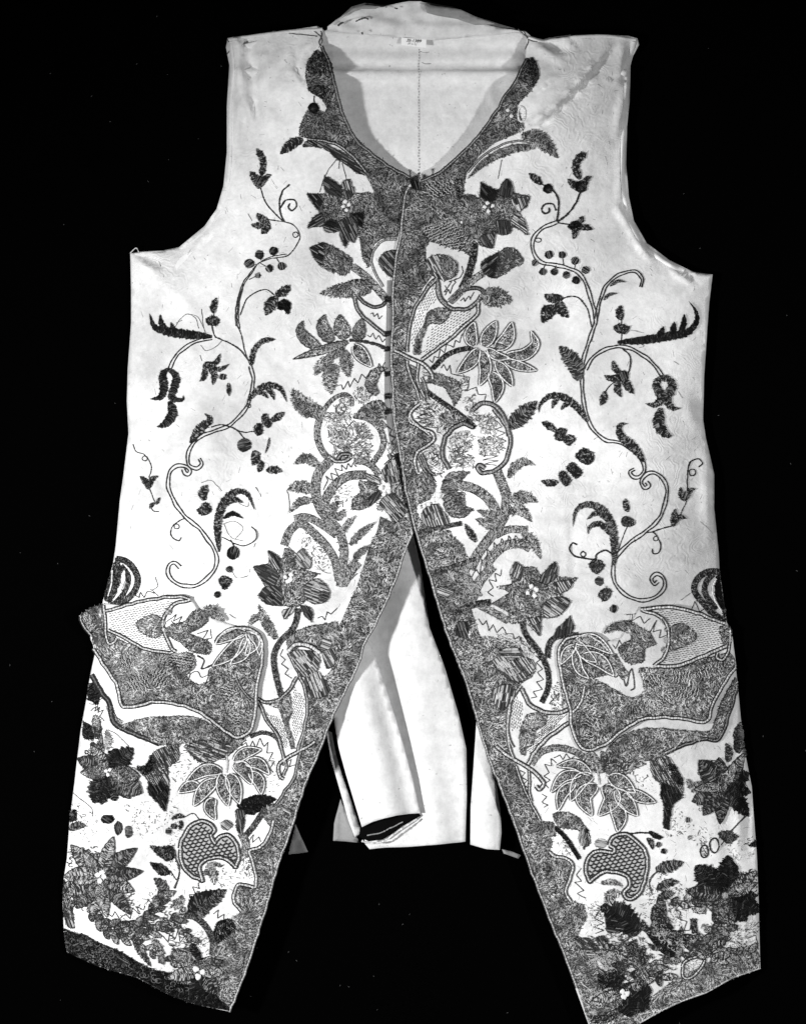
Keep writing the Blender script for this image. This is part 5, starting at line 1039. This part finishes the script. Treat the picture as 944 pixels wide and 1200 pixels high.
for q_ in ([(170,230),(260,170),(300,250),(290,330),(200,330)], [(250,80),(430,70),(330,110),(270,130)], [(180,260),(230,300),(260,380),(210,360)]): pale(q_, 'faded_stitching', dens=4)
reg('Q', 'R')
for q_ in ([(570,720),(640,700),(640,820),(570,830)], [(300,480),(420,490),(500,570),(450,600),(330,560)]): pale(q_, 'faded_stitching', dens=5)
# slender vine, upper
reg('F', 'R')
vine = dbl([(160,405),(95,430),(52,480),(52,540),(90,585),(160,600),(220,615),(265,640),(295,690),(320,770),(338,850),(325,900),(308,950)], 3.8, name='berry_vine'); vine['label'] = 'slender curling vine with berries on the viewer\'s right front'
leaf([(268,205),(248,150),(262,110),(298,84)], 36, 'plume', par=vine, blunt=True); leaf([(272,255),(240,232),(210,203)], 36, par=vine); leaf([(275,255),(292,212),(322,190)], 34, par=vine); ball(272,240,28,'calyx','black',par=vine)
lin([(270,262),(250,310),(215,360),(162,404)], 2.0, par=vine); leaf([(92,230),(65,205),(32,178)], 34, par=vine); ball(120,250,23,'bud','black',par=vine); lin([(88,225),(115,240)], 1.4, par=vine); lin([(140,252),(165,290),(170,340),(160,402)], 2.0, par=vine); lin([(158,350),(145,320),(110,320),(92,345),(105,363),(126,355),(125,336)], 1.9, name='tendril', par=vine)
lin([(165,405),(220,412)], 1.5, par=vine); gnd([(212,422),(240,398),(272,400),(266,432),(240,442)], 'small_flower', 'black', vine); leaf([(262,410),(275,390),(281,372)], 26, par=vine); leaf([(258,430),(290,425),(328,434)], 30, par=vine); leaf([(242,425),(246,450),(236,480)], 30, par=vine)
ring(75,485,14,par=vine,ry=10)
for x, y, r in [(125,552,19),(185,553,17),(245,580,18),(293,622,18),(60,590,15),(97,630,16),(150,630,17),(204,645,17),(249,668,18)]: ball(x, y, r, par=vine)
for p in [[(185,560),(192,598)],[(245,590),(240,620)],[(97,620),(110,595)],[(150,620),(158,602)]]: lin(p, .9, par=vine)
dbl([(340,845),(355,770),(390,690),(450,640),(520,625),(555,660),(546,698)], 3.2, par=vine); leaf([(405,695),(440,672),(480,676)], 16, 'plume', 'satin', vine); leaf([(375,760),(400,735),(440,728)], 16, 'plume', 'satin', vine)
lin([(322,885),(300,800),(265,755),(225,742),(185,755)], 1.5, par=vine); leaf([(190,752),(130,752),(105,732)], 44, par=vine); leaf([(165,758),(180,800),(214,842)], 48, par=vine); gnd([(88,825),(100,790),(135,785),(157,810),(140,837),(93,862)], 'leaf', 'leaf', vine)
leaf([(457,852),(448,820),(455,782)], 38, par=vine); gnd([(420,885),(440,870),(492,880),(482,908),(438,910)], 'bud', 'leaf', vine); lin([(457,852),(456,944),(440,960)], 1.1, par=vine)
reg('J', 'R')
dbl([(325,190),(292,290),(275,400),(282,510),(307,610),(352,672),(392,697),(462,710),(522,752),(556,792),(560,832),(540,862),(510,862),(495,842),(515,826)], 3.6, par=vine); dbl([(290,372),(330,312),(390,276),(450,265),(520,282),(580,322),(620,362),(645,402)], 3.6, par=vine)
leaf([(438,246),(560,235),(680,215),(760,198),(805,150),(802,100),(768,52)], 40, 'plume', 'black', vine)
for p, w in [([(685,212),(698,180),(702,148)],30),([(725,205),(745,160),(748,112)],28),([(615,222),(640,200),(652,170)],28)]: leaf(p, w, 'plume', 'black', vine)
lin([(460,270),(497,310),(492,370),(478,392)], 1.7, par=vine)
for p, w in [([(455,392),(425,362),(418,328)],30),([(450,395),(410,412),(376,396)],30),([(380,470),(376,500),(360,536)],34),([(445,415),(438,460),(458,498)],34),([(465,405),(488,450),(514,482)],38)]: leaf(p, w, 'petal', par=vine)
lin([(450,405),(400,450),(375,482)], 1.2, par=vine); ball(465,400,26,'flower_heart','leaf',vine)
leaf([(645,398),(618,440),(640,500),(610,532),(565,525)], 42, 'hanging_petal', 'leaf', vine); leaf([(655,398),(692,440),(668,500),(690,545),(734,546)], 44, 'hanging_petal', 'leaf', vine); leaf([(638,545),(630,620),(660,665),(694,674)], 56, 'hanging_petal', 'leaf', vine); leaf([(640,400),(660,410),(685,402)], 34, 'hanging_petal', 'leaf', vine)
leaf([(262,422),(245,350),(205,300),(170,262)], 74, par=vine, style='satin'); leaf([(562,792),(512,725),(452,672),(450,625),(488,618)], 42, par=vine)
leaf([(302,610),(250,540),(190,498),(130,492),(85,530),(78,572)], 34, 'plume', 'leaf', vine); leaf([(170,500),(150,520),(138,550)], 22, 'plume', par=vine); leaf([(225,520),(195,535),(180,556)], 22, 'plume', par=vine)
leaf([(158,652),(120,625),(90,610)], 34, 'fallen_leaf', par=vine); leaf([(168,885),(130,890),(88,880)], 34, 'fallen_leaf', par=vine)
for p in [[(150,670),(175,638),(204,650),(187,692),(160,692)],[(190,700),(215,668),(248,685),(220,718)],[(247,765),(280,733),(322,750),(330,780),(305,805),(270,792)],[(205,820),(235,796),(276,840),(255,867),(225,847)],[(171,850),(200,838),(223,880),(205,905),(180,882)]]: gnd(p, 'fruit', 'leaf', vine)
for p in [[(700,330),(720,345)],[(330,690),(350,680)],[(520,240),(560,260),(540,270)],[(500,190),(560,200)],[(720,470),(740,500)]]: lin(p, .6, .2, 'loose_thread', vine)
reg('N', 'R')
sc = dbl([(492,178),(503,195),(482,205),(468,175),(490,142),(530,135),(570,165),(588,220),(575,290),(540,360),(480,410),(410,460),(360,510),(338,570),(350,640),(400,695),(470,720),(540,700),(575,660),(570,615),(540,600),(515,620),(527,646),(545,633)], 3.8, name='scroll_vine'); sc['label'] = 'scrolling vine above the viewer\'s right pocket'
lin([(682,212),(685,130),(700,85),(735,70),(756,90),(738,107)], 1.5, name='tendril', par=sc); ring(707,133,15,par=sc,w=1.4); leaf([(672,265),(655,230),(652,200)], 32, par=sc); leaf([(674,262),(692,220),(722,207)], 30, par=sc); ball(672,240,18,'calyx',par=sc); lin([(680,262),(640,350)], 1.1, par=sc)
leaf([(615,382),(622,340),(628,298)], 34, par=sc); leaf([(618,378),(645,338),(682,346)], 26, par=sc); lin([(610,378),(560,392),(510,408)], 1.5, par=sc)
leaf([(408,314),(398,285),(396,252)], 30, 'bell', par=sc); gnd([(377,360),(395,335),(436,350),(432,376),(390,380)], 'bell', 'satin', sc); lin([(405,380),(380,440),(360,495)], 1.0, par=sc)
leaf([(345,560),(345,460),(330,370),(285,302),(220,280),(170,310),(155,385)], 40, 'plume', 'satin', sc); leaf([(325,360),(270,318),(218,350)], 28, 'plume', 'leaf', sc); leaf([(335,425),(280,370),(232,385),(225,418)], 28, 'plume', 'leaf', sc)
lin([(345,510),(300,490),(265,510),(255,530),(205,525),(165,515),(140,485),(152,458),(174,464)], 1.9, name='tendril', par=sc); ring(203,508,12,par=sc,w=1.4); lin([(262,515),(262,540)], 1.6, par=sc)
gnd([(233,550),(260,533),(297,550),(287,580),(262,597),(238,576)], 'fruit', 'satin', sc); ball(277,632,21,par=sc); gnd([(273,695),(300,666),(332,675),(327,702),(305,722),(283,710)], 'fruit', 'satin', sc); ball(342,758,18,par=sc)
lin([(490,408),(530,412),(558,460),(550,500),(525,506),(518,482)], 1.4, name='tendril', par=sc); ring(535,437,11,par=sc)
lin([(650,720),(700,685)], .7, .15, 'loose_thread', sc); lin([(745,360),(790,400),(800,415)], .7, .25, 'loose_thread', sc)

# ---- pocket, viewer's right
reg('S', 'R')
flapR_pts = [(4,490),(25,432),(80,410),(150,408),(220,440),(300,420),(380,290),(500,274),(640,298),(790,352),(815,420),(832,552),(762,655),(692,808),(600,796),(470,784),(390,797),(310,842),(230,908),(150,935),(102,914),(70,830),(58,740),(28,620)]
flapR = sheet('pocket_flap', px(flapR_pts), lambda x, y: surf('R', x, y) + FL, M_silk, waistcoat, 4.5, 3.4); flapR['label'] = 'scalloped pocket flap on the viewer\'s right, edged with pale cord'
low = gnd([(230,940),(300,872),(380,842),(480,835),(590,846),(700,852),(722,830),(762,720),(828,605),(840,640),(792,780),(748,878),(670,885),(580,905),(520,950),(400,985),(250,985)], 'pocket_edging', h=1.0)
cord([(838,640),(795,780),(748,885),(680,886),(570,916),(500,950)], 1.8, par=low, tone=.25, dark=2.0); cord([(592,870),(550,915),(500,950)], 2.2, par=low)
reg('S', 'R', flapR, FL)
gnd([(20,500),(40,440),(110,418),(150,430),(250,490),(230,545),(245,585),(190,600),(170,605),(230,635),(340,692),(402,660),(380,562),(450,556),(560,558),(700,515),(800,492),(824,552),(755,655),(688,798),(600,786),(470,775),(390,788),(308,834),(228,902),(150,926),(106,908),(76,826),(66,730),(36,620)], 'embroidered_ground')
cord([(828,556),(758,657),(714,742),(690,804),(600,793),(470,781),(390,794),(310,839),(230,904),(150,931),(106,911),(73,828),(61,738),(32,620),(12,500),(30,440),(80,414),(150,412),(200,440),(255,492)], 2.5)
cord([(385,290),(500,278),(620,296),(700,326),(785,358)], 2.6); cord([(395,294),(470,320),(510,362),(516,420),(500,500),(445,548)], 2.2); cord([(450,550),(560,548),(650,516),(785,458)], 3.0)
for x, y, r in [(492,340,17),(508,380,12),(505,430,15),(495,475,15)]: ball(x, y, r, 'knot', 'grey')
stipple([(420,298),(520,292),(640,315),(770,365),(785,440),(650,500),(560,530),(480,535),(515,460),(520,380),(480,325)], 380, 8)
gnd([(530,372),(580,355),(640,400),(640,430),(580,462),(530,478),(522,430)], 'leaf_shading', 'ground', h=.6); gnd([(755,370),(800,372),(806,452),(770,442)], 'flap_tip', 'ground', h=.6); cord([(802,385),(797,470),(770,520),(740,512),(745,490)], 2.0)
gnd([(220,398),(250,360),(330,343),(400,380),(440,410),(455,450),(405,472),(400,525),(330,535),(290,490),(290,460),(340,430),(340,402),(270,382)], 'leaf_cluster', 'ground', h=.6)
zig([(320,315),(350,310),(348,342),(385,320),(402,352),(430,330)]); zig([(430,392),(460,338),(442,392),(482,380),(470,420),(502,410)]); zig([(258,450),(272,470),(290,428),(302,452)])
for p, w in [([(90,435),(170,432),(258,492)],66),([(100,440),(130,490),(185,530)],56),([(125,500),(200,525),(264,592)],70),([(85,455),(50,490),(22,540)],50),([(85,475),(105,560),(150,605)],46)]: leaf(p, w, 'leaf', 'ground', edge='w')
for p, a in [([(430,590),(500,580),(490,640),(420,630)],60),([(530,580),(620,570),(620,610),(540,620)],100),([(540,650),(650,645),(660,690),(560,700)],110),([(470,680),(530,680),(530,720),(480,720)],40),([(140,680),(200,670),(190,710),(150,710)],20),([(130,780),(170,780),(170,820),(135,820)],30),([(130,850),(170,855),(160,890),(130,885)],0),([(650,560),(720,540),(700,590),(660,600)],70)]: glint(p, a)
cord([(132,640),(112,720),(78,758)], 2.2); lin([(240,560),(270,600),(300,580),(320,640),(345,560),(360,640),(340,660)], 1.4, .02, 'scribble_thread')
band([(255,500),(290,560),(320,600)], 40, 'leaf_cluster', 'ground')
reg('S', 'R')
hood = gnd([(757,118),(735,170),(740,240),(778,325),(788,300),(768,220)], 'hooded_leaf', 'black', h=.6); hood['label'] = 'hooded leaf above the viewer\'s right pocket'
band([(755,118),(700,118),(652,150),(636,200),(670,252),(730,312),(782,348)], 26, 'outer_petal', 'leaf', hood); band([(725,128),(690,170),(690,222),(740,290)], 24, 'inner_petal', 'leaf', hood); lin([(740,150),(722,190),(730,240),(765,300)], 2.0, .6, 'highlight_thread', hood, h=1.0)
zig([(622,296),(640,252),(662,302),(690,282),(702,312),(725,318)])
# ---- skirt, viewer's right
reg('X', 'R')
gnd([(770,60),(815,20),(818,120),(795,182),(770,165)], 'edge_leaf', 'satin'); leaf([(735,225),(742,170),(725,128)], 44, 'edge_leaf', 'satin')
f = gnd([(620,330),(700,320),(750,345),(740,400),(660,400)], 'flower', 'grey', h=.5); f['label'] = 'dark flower close to the side edge of the viewer\'s right skirt'
lobes(715, 350, [(588,212,110,'leaf'),(690,200,80,'satin'),(552,420,96,'satin'),(610,490,84,'satin'),(695,535,70,'leaf'),(845,280,100,'black'),(845,495,84,'black'),(855,380,70,'black'),(818,182,70,'light'),(770,230,60,'grey'),(560,360,50,'grey')], f)
squig([(600,220),(700,220),(690,460),(570,460)], 44, par=f)
leaf([(600,365),(560,350),(522,305)], 44, 'leaf', 'ground', f)
ring(615,670,20,32,1.8,'seed_ring'); ring(665,640,24,36,1.8,'seed_ring'); pale([(600,650),(630,650),(630,690),(605,690)], dens=6); gnd([(688,580),(740,568),(787,600),(742,632),(700,606)], 'heart_leaf', 'satin'); lin([(700,640),(760,560),(822,498)], 1.4, .03); lin([(715,620),(775,545),(835,492)], 1.2, .03); ball(530,512,14,'spot','grey'); ball(540,600,12,'spot','pale')
gnd([(840,645),(878,620),(880,650)], 'edge_leaf', 'black')
pl = lin([(352,885),(340,820),(372,775),(430,750)], 1.8, .03, 'leafy_sprig'); leaf([(370,760),(430,745),(512,722)], 60, 'leaf', 'satin', pl); leaf([(375,860),(430,828),(488,820)], 46, 'leaf', 'satin', pl); leaf([(378,944),(415,890),(468,876)], 48, 'leaf', 'satin', pl); pale([(380,770),(440,770),(420,800),(390,800)], par=pl)
reg('Y3', 'R')
f = gnd([(560,220),(640,230),(700,270),(690,330),(620,340),(560,310)], 'flower', 'ground', h=.6); f['label'] = 'black-petalled flower at the lower side of the viewer\'s right skirt'
lobes(635, 285, [(428,72,170,'black'),(520,80,120,'black'),(655,5,150,'black'),(720,70,110,'black'),(362,245,110,'leaf'),(440,330,80,'satin'),(862,120,100,'light'),(866,200,84,'grey'),(872,290,80,'black'),(885,400,150,'black'),(790,465,140,'black'),(700,465,90,'leaf'),(560,420,100,'satin'),(620,440,90,'grey')], f)
squig([(690,130),(860,110),(860,300),(720,320)], 50, par=f); squig([(540,330),(690,340),(680,470),(560,450)], 50, par=f)
ball(638,280,48,'flower_eye','pale',f,ry=34)
wr = band([(150,420),(190,500),(270,560),(370,595),(440,600)], 70, 'wreath', 'black'); wr['label'] = 'dark curved wreath near the hem, viewer\'s right'
band([(110,500),(160,570),(230,650),(330,690)], 75, 'wreath_branch', 'black', wr); band([(190,330),(200,400),(180,470)], 60, 'wreath_branch', 'leaf', wr); garland([(400,600),(520,600),(620,560),(690,470)], 80, 42, wr, ('grey','light','satin')); garland([(400,680),(540,660),(640,610)], 60, 38, wr, ('grey','satin','light')); garland([(540,370),(590,430),(600,520)], 80, 40, wr, ('satin','grey')); garland([(130,420),(190,500),(290,575),(400,610)], 80, 44, wr, ('black','leaf','satin')); squig([(400,560),(620,520),(690,470),(640,600),(420,690)], 70, par=wr); squig([(130,420),(240,520),(360,590),(330,690),(150,560)], 50, par=wr, tone=.3)
zig([(290,310),(340,330),(290,370),(330,400),(310,440),(370,460),(350,520),(390,520),(400,470)]); lin([(220,400),(340,320)], .9, .05, 'loose_thread'); gnd([(400,360),(500,340),(500,400),(430,400)], 'small_flower', 'grey'); leaf([(480,480),(520,520),(560,530)], 50, 'small_leaf', 'grey'); band([(415,440),(420,500),(430,540)], 40, 'small_leaf', 'leaf')
leaf([(170,320),(220,270),(290,262)], 50, 'leaf', 'satin'); pale([(480,490),(560,470),(560,540),(500,530)], dens=5)
zig([(800,580),(850,560),(870,630),(810,640),(850,610)]); pale([(770,470),(880,470),(880,540),(790,540)], dens=5); ball(845,625,14,'spot','grey')
lf = pale([(350,760),(430,700),(490,740),(420,830),(350,850)], 'outlined_leaf', dens=9); cord([(340,770),(390,710),(470,705),(490,745),(420,830),(350,850)], 2.0, par=lf, closed=True, tone=.6)
band([(580,690),(700,700),(800,720),(870,680)], 60, 'hem_leaf', 'grey'); sat([(620,650),(760,650),(750,700),(640,710)], 10, 'hem_leaf', 'satin'); band([(700,680),(870,640)], 40, 'hem_leaf', 'light')
reg('Y2', 'R')
leaf([(840,250),(760,170),(640,60),(480,0)], 240, 'dark_leaf', 'black', h=.8); sat([(530,90),(640,130),(700,220),(560,240),(540,170)], 10, 'ribbed_leaf', 'leaf', sp=2.2, h=.7)
zig([(420,30),(480,40),(430,110),(520,150),(430,190),(520,220),(440,250)])
sat([(250,290),(400,300),(420,390),(300,380)], 35, 'ribbed_leaf', 'light', sp=2.4); squig([(660,380),(780,440),(760,600),(660,560)], 24); squig([(250,280),(560,290),(560,400),(260,390)], 50); squig([(400,430),(640,420),(620,600),(420,560)], 40, tone=.35); sat([(450,280),(540,290),(560,390),(470,390)], 60, 'ribbed_leaf', 'light', sp=2.4); sat([(350,400),(480,390),(500,440),(370,470)], 0, 'ribbed_leaf', 'light', sp=2.2)
gnd([(480,400),(640,380),(700,300),(760,280),(640,420),(620,560),(560,580),(480,480)], 'dark_stem', 'ground', h=.7); band([(640,400),(620,500),(650,620),(700,680)], 60, 'dark_stem', 'black', h=.8); band([(760,320),(800,420),(900,440)], 110, 'dark_leaf', 'leaf', h=.8); sat([(800,600),(900,560),(930,650),(830,700)], 60, 'ribbed_leaf', 'light', sp=2.2); zig([(660,460),(740,450),(690,520),(770,480),(720,570),(680,540)])
f = sat([(460,620),(600,600),(680,680),(640,760),(540,780),(480,720)], 30, 'flower', 'black', h=1.0); f['label'] = 'black flower at the bottom corner, viewer\'s right'
lobes(700, 800, [(960,770,200,'black'),(930,930,220,'black'),(780,1010,200,'black'),(660,960,120,'leaf'),(500,980,110,'grey'),(410,860,110,'light'),(500,760,90,'light'),(880,700,100,'light'),(760,690,80,'black'),(470,600,110,'black'),(560,600,110,'black')], f, h=1.2)
band([(400,1040),(520,1030),(640,1000)], 70, 'dark_stem', 'black'); squig([(420,800),(640,820),(600,960),(440,900)], 40, par=f, tone=.4)
ST['lift'] = .8; eye([(690,780),(700,830),(735,800)], 30, f); ST['lift'] = 0; sat([(460,560),(530,600),(520,640),(470,610)], 35, 'petal', 'light', f)

reg('Y3', 'R')
for p_, w_, s_ in [([(160,440),(150,380),(170,330)],50,'leaf'),([(220,520),(240,470),(230,420)],46,'leaf'),([(300,590),(330,540),(330,490)],44,'satin'),([(420,610),(450,560),(440,520)],40,'satin'),([(520,610),(560,570),(570,520)],46,'grey'),([(600,560),(650,530),(690,480)],46,'grey'),([(120,540),(80,500),(60,440)],44,'leaf'),([(200,640),(150,640),(100,610)],42,'satin'),([(320,690),(280,730),(220,740)],40,'grey'),([(470,640),(500,690),(560,700)],36,'grey'),([(700,470),(720,430),(770,420)],50,'black'),([(640,380),(600,350),(560,350)],44,'satin')]:
    leaf(p_, w_, 'wreath_leaf', s_, wr, h=1.2)
for q_ in ([(240,330),(330,420),(350,540),(250,520)], [(60,330),(140,300),(130,420),(40,440)], [(30,120),(110,100),(130,260),(60,280)], [(650,560),(790,560),(760,640),(640,640)]): pale(q_, 'faded_stitching', dens=20)
reg('X', 'R')
for q_ in ([(420,480),(520,470),(560,560),(430,600)], [(560,540),(690,560),(640,620),(560,640)], [(700,640),(860,600),(870,700),(760,720)], [(230,260),(360,300),(350,370),(260,330)]): pale(q_, 'faded_stitching', dens=22)
for p_, w_, s_ in [([(800,130),(830,170),(845,230)],40,'satin'),([(560,330),(600,340),(640,330)],44,'grey'),([(620,260),(650,290),(700,300)],46,'satin'),([(790,470),(820,480),(845,500)],34,'leaf')]: leaf(p_, w_, 'leaf', s_)

reg('Y', 'R')
garland([(290,500),(360,560),(450,560),(530,620)], 46, 28, wr, ('grey', 'leaf', 'light')); garland([(430,610),(520,565),(600,525),(700,525)], 40, 28, wr, ('light', 'grey', 'satin')); garland([(560,330),(640,312),(720,330),(765,400)], 40, 28, wr, ('grey', 'satin', 'light')); garland([(300,620),(380,600),(450,640)], 44, 26, wr, ('satin', 'grey', 'black')); garland([(720,560),(800,530),(880,520)], 40, 26, wr, ('grey', 'light'))
squig([(300,450),(470,440),(600,520),(540,640),(400,640),(320,560)], 70, par=wr)
for q_ in ([(300,440),(420,430),(480,520),(360,540)], [(760,430),(890,420),(890,500),(780,500)], [(460,250),(560,230),(640,310),(560,420),(480,380)], [(230,330),(300,320),(320,420),(240,420)]): pale(q_, 'faded_stitching', dens=10)

# lint caught on the black cloth
mb = MB(); n = 170
x = rng.uniform(-20, 964, n); y = rng.uniform(-10, 1210, n); a = rng.uniform(0, math.pi, n); L = rng.uniform(.4, 1.6, n)
d = np.stack([np.cos(a), np.sin(a)], 1) * L[:,None]; c = np.stack([x, y], 1)
nn = np.stack([-np.sin(a), np.cos(a)], 1) * .35
V = np.concatenate([c - d, c + nn, c + d, c - nn]); i = np.arange(n)
mb.add(np.column_stack([V, np.concatenate([np.full(n, -.6), np.full(n, .1), np.full(n, -.6), np.full(n, .1)])]), np.concatenate([np.stack([i, i+n, i+2*n], 1), np.stack([i, i+2*n, i+3*n], 1)]), .1)
lint = mb.build('lint', M_lint); lint['kind'] = 'stuff'
